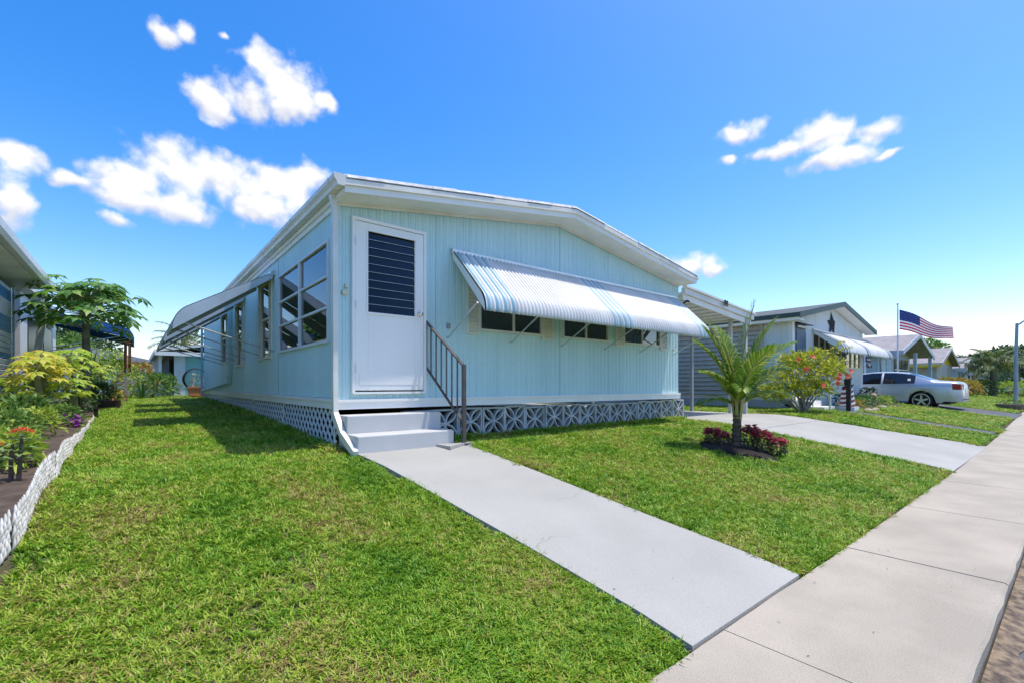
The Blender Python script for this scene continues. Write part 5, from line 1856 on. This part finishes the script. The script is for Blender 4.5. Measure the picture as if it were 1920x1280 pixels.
# ------------------------------------------------------------------ flag pole and flag
FX, FY = 24.6, -.25
fz = gz(FX, FY)
fp = thing('flagpole', 'slim white flagpole rising behind the silver sedan', 'flagpole', (FX, FY, fz))
part('pole', M('pole_white', (.70, .71, .72), .4), fp, lambda m: m.tube([(FX, FY, fz), (FX, FY, 4.2)], [.035, .02], 8))
part('finial', rimm, fp, lambda m: m.lathe([(0, 4.2), (.035, 4.215), (.045, 4.25), (.03, 4.285), (0, 4.295)], (FX, FY, 0), 8), smooth=True)
part('halyard', white, fp, lambda m: m.tube([(FX + .05, FY - .02, 1.2), (FX + .05, FY - .02, 4.15)], .005, 4))
fl = thing('flag', 'red white and blue striped flag with stars flying from the pole', 'flag', (FX + .1, FY - .05, 3.0))
FD = Vector((.25, -.97, 0)).normalized()
FN = Vector((FD.y, -FD.x, 0))


def fpt(u, v):
    """u along the fly 0-1, v down 0-1."""
    L_, H_ = 1.72, .90
    p = Vector((FX + .06, FY - .05, 4.0)) + FD * (u * L_)
    sag = -.98 * u + .07 * math.sin(u * 7.0 + v * .8) * (.3 + u)
    ww = .13 * math.sin(u * 8.0 + v * 1.2) * (.3 + u)
    return p + Vector((0, 0, sag - v * H_ * (1 - .42 * u))) + FN * ww + FD * (.05 * v * u)


NU = 26
cred, cwhite, cblue = M('flag_red', (.60, .03, .055), .7, .05, 5, sub=.4), M('flag_white', (.88, .87, .86), .7, .03, 5, sub=.45), M('flag_blue', (.015, .035, .19), .7, .05, 5, sub=.3)
for k in range(13):
    m = MB()
    u0 = .40 if k < 7 else 0.0
    n = int(NU * (1 - u0))
    o = 0
    for i in range(n + 1):
        u = u0 + (1 - u0) * i / n
        for v in (k / 13, (k + .5) / 13, (k + 1) / 13):
            m.v.append(tuple(fpt(u, v)))
    for i in range(n):
        for j in range(2):
            a = i * 3 + j
            m.f.append((a, a + 3, a + 4, a + 1)); m.m.append(0)
    build('stripe', m, cred if k % 2 == 0 else cwhite, fl, smooth=True)
m = MB()
for i in range(11):
    for j in range(8):
        m.v.append(tuple(fpt(.40 * i / 10, 7 / 13 * j / 7)))
for i in range(10):
    for j in range(7):
        a = i * 8 + j
        m.f.append((a, a + 8, a + 9, a + 1)); m.m.append(0)
canton = build('canton', m, cblue, fl, smooth=True)
for r_ in range(9):
    for q in range(6 if r_ % 2 == 0 else 5):
        u = (.035 + q * .066 + (.033 if r_ % 2 else 0)); v = (r_ + .75) / 9.6 * 7 / 13
        c = fpt(u, v)
        for sd in (-1, 1):
            m = MB()
            vs = []
            for k in range(10):
                a = math.pi / 2 + k * math.pi / 5
                rad = .020 if k % 2 == 0 else .009
                vs.append(c + FD * math.cos(a) * rad + Vector((0, 0, math.sin(a) * rad)) + FN * .004 * sd)
            m.add(vs, [tuple(range(10))])
            if sd == 1: build('white_star', m, cwhite, canton)
            else: build('white_star', m, cwhite, canton)

# garden sign by the drive
gsn = thing('hanging_sign', 'small black sign board with three round ornaments behind the car', 'sign', (25.0, .9, gz(25, .9)))
part('post', white, gsn, lambda m: m.box(24.50, 24.56, .9, .96, gz(24.5, .9) - .03, 2.05))
part('board', black, gsn, lambda m: m.box(24.45, 25.20, .86, .89, 1.72, 1.96))
part('roof_cap', white, gsn, lambda m: m.prism([(24.38, 2.05), (24.68, 2.05), (24.53, 2.32)], .86, 1.0))
part('pale_lettering', M('faded_sign_letters', (.55, .53, .50), .7), gsn, lambda m: [m.box(24.56 + k * .075, 24.61 + k * .075, .852, .8595, 1.80, 1.87) for k in range(8) if k != 3])
for k in range(3):
    part('round_ornament', black if k != 1 else M('ornament_grey', (.35, .34, .30), .6), gsn, lambda m: (m.lathe([(0, -.09), (.06, -.065), (.09, 0), (.06, .065), (0, .09)], (24.70 + k * .21, .88, 1.54), 10), m.tube([(24.70 + k * .21, .88, 1.62), (24.70 + k * .21, .88, 1.73)], .006, 4)), smooth=True)
bd = thing('bird_ornament', 'small dark blue bird ornament on a dark shelf behind the car roof', 'ornament', (23.6, 1.2, 1.1))
part('perch', black, bd, lambda m: (m.box(23.42, 24.0, 1.15, 1.35, 1.34, 1.38), m.box(23.68, 23.74, 1.22, 1.28, gz(23.7, 1.2) - .03, 1.339)))
part('bird', M('navy_bird', (.02, .04, .14), .5), bd, lambda m: (m.lathe([(0, -.14), (.04, -.10), (.07, 0), (.045, .10), (0, .14)], (23.7, 1.25, 1.52), 8, 'x'), m.tube([(23.7, 1.25, 1.37), (23.7, 1.25, 1.48)], .02, 5), m.tube([(23.62, 1.25, 1.55), (23.6, 1.25, 1.66)], [.05, .03], 6)), smooth=True)


# ------------------------------------------------------------------ houses further along the street
def gable_home(name, label, x0, x1, yf, depth, ez, rz, wallm, roofm, trimm, oh=.6, gfill=None):
    g = thing(name, label, 'house', ((x0 + x1) / 2, yf + depth / 2, -.12))
    mid = (x0 + x1) / 2
    f = lambda x: ez + (rz - ez) * (1 - abs(x - mid) / ((x1 - x0) / 2))
    part('wall', wallm, g, lambda m: m.box(x0, x1, yf, yf + depth, -.2, ez))
    part('gable', gfill or wallm, g, lambda m: m.prism([(x0, ez + .001), (x1, ez + .001), (mid, rz)], yf, yf + .1))
    a, b = x0 - .4, x1 + .4
    part('roof', roofm, g, lambda m: m.prism([(a, f(a) + .05), (mid, rz + .05), (b, f(b) + .05), (b, f(b) + .14), (mid, rz + .14), (a, f(a) + .14)], yf - oh, yf + depth + .3))
    part('fascia', trimm, g, lambda m: m.prism([(a, f(a) - .06), (mid, rz - .06), (b, f(b) - .06), (b, f(b) + .15), (mid, rz + .15), (a, f(a) + .15)], yf - oh - .05, yf - oh - .001))
    part('eave_board', trimm, g, lambda m: m.box(a - .05, a - .001, yf - oh, yf + depth + .3, f(a) - .08, f(a) + .14))
    return g


shin = M('grey_brown_shingle', (.30, .275, .27), .9, .15, 3, bump=.4, bscale=20)
bluew = M('pale_blue_siding', (.36, .47, .53), .6, .06, 2)
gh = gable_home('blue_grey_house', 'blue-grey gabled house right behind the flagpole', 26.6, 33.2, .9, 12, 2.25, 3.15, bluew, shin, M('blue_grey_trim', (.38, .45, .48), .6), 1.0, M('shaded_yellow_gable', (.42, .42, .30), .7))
for (xa, sl2) in ((27.0, .10), (28.0, .12)):
    part('shutter_panel', M('pale_panel', (.44, .56, .62), .6), gh, lambda m: m.add([(xa, .78, .1), (xa + .85, .78, .1), (xa + .85 - sl2, .86, 2.2), (xa - sl2, .86, 2.2), (xa, .84, .1), (xa + .85, .84, .1), (xa + .85 - sl2, .893, 2.2), (xa - sl2, .893, 2.2)], [(0, 1, 2, 3), (4, 7, 6, 5), (0, 3, 7, 4), (1, 5, 6, 2), (3, 2, 6, 7), (0, 4, 5, 1)]))
for k in range(4):
    wn_ = part('window', M('dark_window', (.05, .07, .07), .1), gh, lambda m: m.box(29.6 + k * .8, 30.25 + k * .8, .87, .895, .9, 2.05))
    part('window_bar', white, wn_, lambda m: m.box(29.6 + k * .8, 30.25 + k * .8, .85, .869, 1.45, 1.50))
for x_ in (29.5, 33.2):
    part('porch_post', bluew, gh, lambda m: m.box(x_, x_ + .14, -.05, .09, -.15, 2.3))
yh = gable_home('yellow_house', 'house with a bright yellow gable further down the street', 40.8, 47.2, .9, 12, 2.15, 3.2, M('beige_siding', (.50, .49, .42), .6), shin, M('grey_trim2', (.42, .43, .40), .6), .35, M('bright_yellow_gable', (.72, .50, .02), .6))
part('yellow_band', M('bright_yellow_gable', (.72, .50, .02), .6), yh, lambda m: m.box(40.2, 40.33, .56, 12, 1.86, 2.02))
for k in range(14):
    part('siding_board', M('beige_siding', (.50, .49, .42), .6), yh, lambda m: m.box(40.9 + k * .30, 41.16 + k * .30, .86, .899, .1, 2.1))
part('carport_post', white, yh, lambda m: m.box(49.2, 49.35, .3, .45, -.15, 2.4))
part('carport_roof', white, yh, lambda m: m.box(47.65, 50.2, .3, 9, 2.401, 2.5))
bh = gable_home('pale_blue_house', 'small pale blue house beyond the yellow gable', 58.0, 64.5, 2.0, 12, 2.2, 3.2, M('pale_blue_siding2', (.42, .55, .62), .6), shin, M('grey_trim2', (.42, .43, .40), .6), .6)
wn_ = part('window', M('dark_window', (.05, .07, .07), .1), bh, lambda m: m.box(58.8, 62.4, 1.96, 1.999, .6, 1.9))
for k in range(5):
    part('window_bar', white, wn_, lambda m: m.box(58.8 + k * .85, 58.9 + k * .85, 1.93, 1.959, .6, 1.9))
for i, (x0, y0, wm, lb) in enumerate(((72, 3.0, M('white_far_wall', (.66, .66, .64), .6), 'white house nearest behind the street palm'), (84, 2.5, M('cream_far_wall', (.60, .55, .45), .6), 'cream house far behind the street palm'), (97, 3.5, M('white_far_wall', (.66, .66, .64), .6), 'furthest white house at the end of the street'), (112, 1.5, M('white_far_wall', (.66, .66, .64), .6), 'distant white house past the lamp post'))):
    h3 = gable_home('distant_house', lb, x0, x0 + 8, y0, 10, 2.3, 3.2, wm, M('pale_metal_roof', (.62, .62, .62), .6), white, .5)
    part('window', M('dark_window', (.05, .07, .07), .1), h3, lambda m: m.box(x0 + 1, x0 + 3, y0 - .04, y0 - .001, .7, 1.8))
    part('window', M('dark_window', (.05, .07, .07), .1), h3, lambda m: m.box(x0 + 4.5, x0 + 7, y0 - .04, y0 - .001, .7, 1.8))
    h3['group'] = 'houses at the far end of the street'

# lamp post and planter
LX, LY = 30.5, -3.47
lz = gz(LX, LY)
lpst = thing('street_lamp', 'tall grey street lamp with a curved arm at the right edge', 'street lamp', (LX, LY, lz))
part('pole', M('lamp_grey', (.30, .36, .39), .5, .1, 4), lpst, lambda m: m.tube([(LX, LY, lz - .1), (LX + .02, LY, 2.0), (LX + .05, LY - .03, 3.55)], [.085, .07, .055], 10))
part('arm', M('lamp_grey', (.30, .36, .39), .5, .1, 4), lpst, lambda m: m.tube([(LX + .05, LY - .03, 3.48), (LX + .10, LY - .12, 3.52), (LX + .18, LY - .32, 3.72), (LX + .3, LY - .75, 3.82), (LX + .4, LY - 1.1, 3.82)], [.05, .04, .03, .026, .026], 8))
part('lamp_head', M('lamp_grey', (.30, .36, .39), .5, .1, 4), lpst, lambda m: m.lathe([(0, -.25), (.09, -.2), (.13, 0), (.09, .2), (0, .25)], (LX + .46, LY - 1.35, 3.80), 10, 'y'), smooth=True)
pl2 = thing('stone_planter', 'round dark stone planter around the foot of the street lamp', 'planter', (27.6, -3.45, gz(27.6, -3.4)))
pz = gz(27.6, -3.4)
part('wall', M('planter_brown', (.17, .13, .11), .9, .2, 6, bump=.6, bscale=20), pl2, lambda m: m.lathe([(.40, pz - .05), (.46, pz + .10), (.50, pz + .22), (.44, pz + .23), (.42, pz + .16), (0, pz + .16)], (27.75, -3.50, 0), 16))
m = MB(); bush_leaves(m, (27.75, -3.50, pz + .27), (.40, .40, .10), 160, .09, .04)
build('plants', m, lf_mid, pl2)['kind'] = 'stuff'


# ------------------------------------------------------------------ young coconut palm on the front lawn
def frond(m, base, az_, el0, ln, bend, lw, nl=34, ll=.42, twist=0.0, hang=.25):
    """rachis bends from el0 downwards; narrow leaflets leave it on both sides."""
    base = Vector(base)
    h = Vector((math.cos(az_), math.sin(az_), 0))
    s_ = Vector((-math.sin(az_), math.cos(az_), 0))
    pts, tans = [], []
    p = base.copy()
    n = 16
    el_ = el0
    for i in range(n + 1):
        t_ = h * math.cos(el_) + Vector((0, 0, math.sin(el_)))
        pts.append(p.copy()); tans.append(t_)
        p = p + t_ * (ln / n)
        el_ -= bend / n * (.4 + 1.2 * i / n)
    m.tube(pts, [.018 * (1 - .85 * i / n) + .002 for i in range(n + 1)], 5, mi=1)
    for k in range(nl):
        f = .16 + .84 * k / (nl - 1)
        i = min(n - 1, int(f * n)); g = f * n - i
        q = pts[i].lerp(pts[i + 1], g); t_ = tans[i]
        up = s_.cross(t_).normalized() * -1
        L_ = ll * (.35 + .65 * math.sin(math.pi * min(1, (f * .86 + .12)))) * U(.88, 1.08)
        for sg in (-1, 1):
            sd = (s_ * sg * math.cos(twist) + up * math.sin(twist) * sg)
            d_ = (sd * (.78 - .35 * f) + t_ * (.55 + .45 * f) + up * .18 + rdir() * .06).normalized()
            w_ = lw * U(.8, 1.15)
            nrm = up if sg > 0 else up
            b_ = d_.cross(up).normalized() * (w_ / 2)
            m1 = q + d_ * L_ * .5 + Vector((0, 0, .01))
            e_ = q + d_ * L_ - Vector((0, 0, hang * L_))
            m.add([q - b_ * .5, q + b_ * .5, m1 - b_, m1 + b_, e_], [(0, 1, 3, 2), (2, 3, 4)], 0)


palm_leaf = leaf_mat('palm_leaflet', (.09, .20, .02), (.22, .38, .03), (.46, .46, .08), .40)
palm_rach = M('palm_rachis', (.38, .34, .10), .55, .2, 6)
PX, PYY = 4.98, -2.28
pz0 = gz(PX, PYY)
pm = thing('coconut_palm', 'young coconut palm with feathery upright fronds in the mulch ring', 'palm', (PX, PYY, pz0))
m = MB()
m.tube([(PX - .02, PYY, pz0 - .05), (PX + .0, PYY, pz0 + .18), (PX + .03, PYY, pz0 + .45), (PX + .03, PYY, pz0 + .72)], [.085, .062, .052, .04], 12)
for k in range(9):
    z_ = pz0 + .05 + k * .07
    m.lathe([(.074 - .004 * k, z_), (.082 - .004 * k, z_ + .02), (.066 - .004 * k, z_ + .05)], (PX - .01 + .005 * k, PYY, 0), 12)
build('trunk', m, M('young_palm_trunk', (.10, .07, .05), .9, .35, 16, bump=.9, bscale=40), pm)
m = MB()
for k in range(6):
    a = k * 1.05 + .3
    m.bar((PX + .03 + .045 * math.cos(a), PYY + .045 * math.sin(a), pz0 + .42), (PX + .03 + .085 * math.cos(a), PYY + .085 * math.sin(a), pz0 + .76), .04, .014, up=(math.cos(a), math.sin(a), 0))
build('leaf_bases', m, palm_rach, pm)
# azimuth is measured in the ground plane; image-right is about -39 deg, away from the viewer about 51 deg
FR = [(141, 1.36, 1.10, .55, .40), (150, 1.22, 1.02, .75, .38), (120, 1.42, 1.18, .45, .38), (-70, 1.50, 1.34, .22, .36), (-40, 1.36, 1.20, .55, .40), (60, 1.40, 1.15, .6, .36),
      (-34, 1.15, 1.18, .95, .36), (-30, .95, .95, 1.05, .32), (165, .95, .80, .95, .30), (-110, 1.25, .95, .9, .32), (30, 1.1, .95, .9, .32), (-150, .85, .62, 1.3, .26), (150, .50, .55, 1.2, .24), (-45, .62, .66, 1.1, .26)]
for (a, e0, ln_, bd_, ll_) in FR:
    m = MB()
    frond(m, (PX + .03, PYY, pz0 + .62), R(a), e0, ln_ * 1.1, bd_, .024, 40, ll_ * 1.15, twist=U(-.5, .5), hang=.30)
    build('frond', m, [palm_leaf, palm_rach], pm)

# mulch ring
m = MB()
nn = 36
m.v.append((PX - .02, PYY, gz(PX, PYY) + .06))
for j, f in enumerate((.55, .85, 1.06)):
    for k in range(nn):
        a = 2 * math.pi * k / nn
        r_ = (.50 + .07 * math.sin(3 * a) + .05 * math.sin(7 * a + 1)) * f
        x_, y_ = 4.95 + r_ * math.cos(a), -2.28 + r_ * math.sin(a)
        m.v.append((x_, y_, gz(x_, y_) + (.05, .03, -.03)[j] + U(-.006, .006)))
for k in range(nn):
    m.f.append((0, 1 + k, 1 + (k + 1) % nn)); m.m.append(0)
    for j in range(2):
        a, b = 1 + j * nn + k, 1 + j * nn + (k + 1) % nn
        m.f.append((a, a + nn, b + nn, b)); m.m.append(0)
for _ in range(900):
    a = U(0, 6.283); r_ = .56 * math.sqrt(rng.random())
    x_, y_ = 4.95 + r_ * math.cos(a), -2.28 + r_ * math.sin(a)
    d_ = rdir(); d_.z *= .5
    p = Vector((x_, y_, gz(x_, y_) + .045 - .05 * (r_ / .56) ** 3))
    m.bar(p - d_ * U(.01, .03), p + d_ * U(.01, .03), U(.006, .014), .006)
tag(build('mulch', m, mulchm), 'dark mulch ring around the young palm', 'mulch', kind='stuff')

# red-leaved bedding plants in the mulch
lf_red = leaf_mat('crimson_leaf', (.20, .015, .03), (.50, .04, .09), (.70, .16, .22), .3)
lf_redg = leaf_mat('bronze_green_leaf', (.07, .045, .03), (.14, .16, .05), (.34, .34, .16), .25)
RD = [((5.10, -2.58), .11, .33, 'tallest crimson-topped plant right of the palm trunk'), ((5.20, -2.74), .10, .26, 'crimson-topped plant at the right end of the mulch'),
      ((5.08, -2.44), .09, .38, 'narrow crimson plant tucked against the palm trunk'), ((4.82, -2.00), .09, .25, 'dark maroon plant left of the palm trunk'), ((4.92, -2.10), .08, .21, 'small maroon plant touching the palm trunk on the left')]
for (c_, r_, h__, lb_) in RD:
    z_ = gz(*c_)
    g = thing('red_leaf_plant', lb_, 'plant', (c_[0], c_[1], z_), 'red-leaved plants around the palm')
    m = MB(); twigs(m, (c_[0], c_[1], z_), (c_[0], c_[1], z_ + h__ * .6), (r_, r_, h__ * .4), 9, .006)
    build('stems', m, bark, g)
    m = MB(); bush_leaves(m, (c_[0], c_[1], z_ + h__ * .45), (r_, r_, h__ * .4), 130, .07, .03)
    build('lower_leaves', m, lf_redg, g)
    m = MB()
    for _ in range(120):
        a = U(0, 6.283); f = math.sqrt(rng.random())
        p = (c_[0] + r_ * f * math.cos(a), c_[1] + r_ * f * math.sin(a), z_ + h__ * (.92 - .2 * f * f) + U(-.03, .03))
        m.leaf(p, (math.cos(a) * .8 + U(-.5, .5), math.sin(a) * .8 + U(-.5, .5), U(-.1, .5)), rdir(1.2), U(.05, .085), .034, .25)
    build('red_leaves', m, lf_red, g)

# ------------------------------------------------------------------ hibiscus in front of the white home
hx, hy = 12.15, -.72
hz0 = gz(hx, hy)
hb = thing('hibiscus_bush', 'yellow-green hibiscus bush with coral flowers in front of the white home', 'bush', (hx, hy, hz0))
m = MB()
lobes = [((12.0, -.7, .95), (.60, .55, .40)), ((12.65, -.95, .90), (.55, .5, .40)), ((11.45, -.45, .70), (.42, .45, .36)), ((12.25, -.85, 1.32), (.45, .4, .28)), ((12.95, -1.15, 1.10), (.32, .3, .28)), ((11.75, -.6, 1.25), (.36, .35, .25)), ((11.2, -.3, .42), (.28, .3, .22)), ((12.5, -1.0, .55), (.4, .35, .22)), ((11.8, -.7, .50), (.35, .35, .2))]
for c_, r_ in lobes:
    twigs(m, (hx + U(-.08, .08), hy + U(-.08, .08), hz0 - .03), c_, r_, 3, .024, 5)
for tip in ((13.35, -1.5, 1.72), (13.1, -1.35, 1.85), (11.3, -.35, 1.45)):
    m.tube([(12.3, -.8, 1.2), (12.75, -1.05, 1.42), tip], [.016, .011, .005], 5)
build('stems', m, M('grey_stem', (.30, .26, .22), .9, .2, 10), hb)
m = MB()
for c_, r_ in lobes:
    bush_leaves(m, c_, r_, 340, .10, .055, shell=.2, lump=4)
for (a0, a1) in (((12.75, -1.05, 1.42), (13.35, -1.5, 1.72)), ((12.75, -1.05, 1.42), (13.1, -1.35, 1.85))):
    for k in range(34):
        p = Vector(a0).lerp(Vector(a1), k / 34)
        m.leaf(p, rdir(.1), rdir(.8), .10, .05)
build('foliage', m, leaf_mat('hibiscus_leaf', (.20, .32, .03), (.46, .50, .04), (.72, .62, .05), .42), hb)
for (x_, y_, z_) in ((11.35, -.85, 1.30), (11.75, -1.05, 1.38), (11.5, -1.0, 1.05), (12.95, -1.5, .90), (12.3, -1.45, .82), (12.45, -1.4, .70), (13.15, -1.5, 1.02), (12.05, -1.2, .65), (12.6, -1.4, .92)):
    m = MB()
    n_ = Vector((-.5, -.8, .2)).normalized() + rdir() * .4
    u = n_.orthogonal().normalized(); v = n_.cross(u).normalized()
    for k in range(5):
        a = k * 2 * math.pi / 5
        m.leaf((x_, y_, z_), (u * math.cos(a) + v * math.sin(a)) + n_ * .5, n_, .095, .095, .1)
    m.tube([(x_, y_, z_), Vector((x_, y_, z_)) + n_ * .09], .007, 5)
    build('flower', m, orange_f, hb)


# ------------------------------------------------------------------ street palms and far planting
def tall_palm(name, label, base, h, n, ln, group=None, r=.12):
    z_ = gz(*base)
    g = thing(name, label, 'palm', (base[0], base[1], z_), group)
    m = MB()
    m.tube([(base[0], base[1], z_ - .05), (base[0] + .08, base[1], z_ + h * .5), (base[0] + .02, base[1], z_ + h)], [r * 1.25, r, r * .8], 9)
    build('trunk', m, bark, g)
    m = MB()
    for k in range(n):
        frond(m, (base[0] + .02, base[1], z_ + h), k * 2.39996, U(-.25, 1.2), ln * U(.8, 1.1), U(.9, 1.7), .06, 20, ln * .36, hang=.45)
    build('crown', m, [leaf_mat('far_palm_leaf', (.06, .12, .03), (.12, .19, .05), (.24, .26, .09), .3), palm_rach], g)
    return g


tall_palm('street_palm', 'shaggy palm standing on the far lawn beside the lamp post', (46.5, -1.35), 2.35, 26, 1.9, r=.18)
tall_palm('street_palm', 'second shaggy palm partly hidden behind the lamp post', (57.5, -1.5), 2.6, 22, 2.1, r=.16)
tall_palm('rear_palm', 'palm crown showing above the porch roof behind the home', (1.0, 33), 3.0, 24, 2.4, r=.18)
tree('street_tree', 'dark green tree beyond the street palms', (70, -1.0), 5.2, (4, 4, 2.2), 1800, .5, lf_dark, .25)
tree('street_tree', 'mid green tree at the far end of the street', (82, -2.5), 5.5, (4.5, 4.5, 2.4), 1800, .55, lf_mid, .25)
tree('street_tree', 'broad tree closing the view at the right edge', (60, -3.2), 4.4, (3, 3, 2.0), 1600, .42, lf_dark, .22)
tree('street_tree', 'pale tree rising behind the pale blue house', (88, 9), 7.2, (3.2, 3.2, 2.0), 1300, .55, lf_mid, .25, clumps=7)
tree('street_tree', 'dark tree low behind the white distant houses', (105, -2), 6.2, (6, 6, 3), 2000, .7, lf_dark, .3)
tree('street_tree', 'far dark tree left of the furthest white house', (120, 8), 6.5, (6, 6, 3), 2000, .7, lf_dark, .3)
for (c_, r_, n_, mt_, lb_) in (((38.5, -.15), (.9, .8, .62), 700, lf_croton, 'red and orange croton bush behind the sedan boot'), ((40.5, -.6), (.9, .8, .55), 650, lf_croton, 'orange croton bush at the foot of the street palm'),
                               ((36.8, .35), (.7, .6, .5), 420, lf_mid, 'green bush beside the yellow house carport'), ((46.5, -.9), (1.0, .9, .6), 520, lf_mid, 'green bush between the two street palms'),
                               ((50.5, -2.0), (1.1, .9, .65), 520, lf_lime, 'lime bush low at the right edge past the lamp'), ((53, -1.0), (1.2, 1.0, .9), 560, lf_dark, 'dark bush behind the street palms')):
    shrub('street_bush', lb_, c_, r_, n_, .20, .09, mt_, 'bush', 'bushes along the far lawns', stems=8)
# distant parked cars glimpsed past the palms
for i, (x_, y_, col_, lb_) in enumerate(((56, -1.2, (.72, .73, .74), 'white parked car glimpsed under the street palms'), (64, -2.0, (.66, .67, .70), 'second white parked car far behind the lamp post'))):
    z_ = gz(x_, y_)
    g = thing('parked_car', lb_, 'car', (x_, y_, z_), 'distant parked cars')
    pnt = M('far_white_car_paint', (.70, .71, .72), .3)
    part('body', pnt, g, lambda m: m.prism([(y_ - 2.2, z_ + .3), (y_ + 2.2, z_ + .3), (y_ + 2.25, z_ + .7), (y_ + 1.2, z_ + .92), (y_ + .6, z_ + 1.4), (y_ - 1.0, z_ + 1.42), (y_ - 1.7, z_ + 1.0), (y_ - 2.25, z_ + .9)], x_, x_ + 1.75, 'x'))
    part('window', carglass, g, lambda m: m.prism([(y_ + 1.0, z_ + .95), (y_ + .52, z_ + 1.33), (y_ - .9, z_ + 1.34), (y_ - 1.45, z_ + 1.0)], x_ - .01, x_ - .001, 'x'))
    for dy in (-1.35, 1.35):
        part('wheel', tyrem, g, lambda m: m.lathe([(0, -.02), (.30, -.02), (.32, .05), (.32, .2), (0, .2)], (x_, y_ + dy, z_ + .32), 14, 'x'))
# a thick belt of trees closes the horizon behind the houses
BT = [(10, 60), (22, 66), (34, 58), (48, 50), (62, 44), (-16, 62), (-28, 48), (-34, 30), (78, 36), (130, 20), (150, -4)]
HT_L = ['far tree straight behind the aqua home', 'far tree behind the right eave of the aqua home', 'far tree behind the carport roof', 'far tree behind the white home with the star', 'far tree behind the blue-grey house',
        'far tree behind the left neighbour house roof', 'far tree further left beyond the neighbour house', 'far tree at the left beyond the rear cabin', 'far tree behind the yellow gable house', 'far tree beyond the last street houses', 'furthest tree at the end of the road']
for i, (x_, y_) in enumerate(BT):
    tree('horizon_tree', HT_L[i], (x_, y_), U(4.0, 5.5), (4.5, 4.5, 2.2), 900, .75, lf_dark, .3, 'far belt of trees behind the houses')
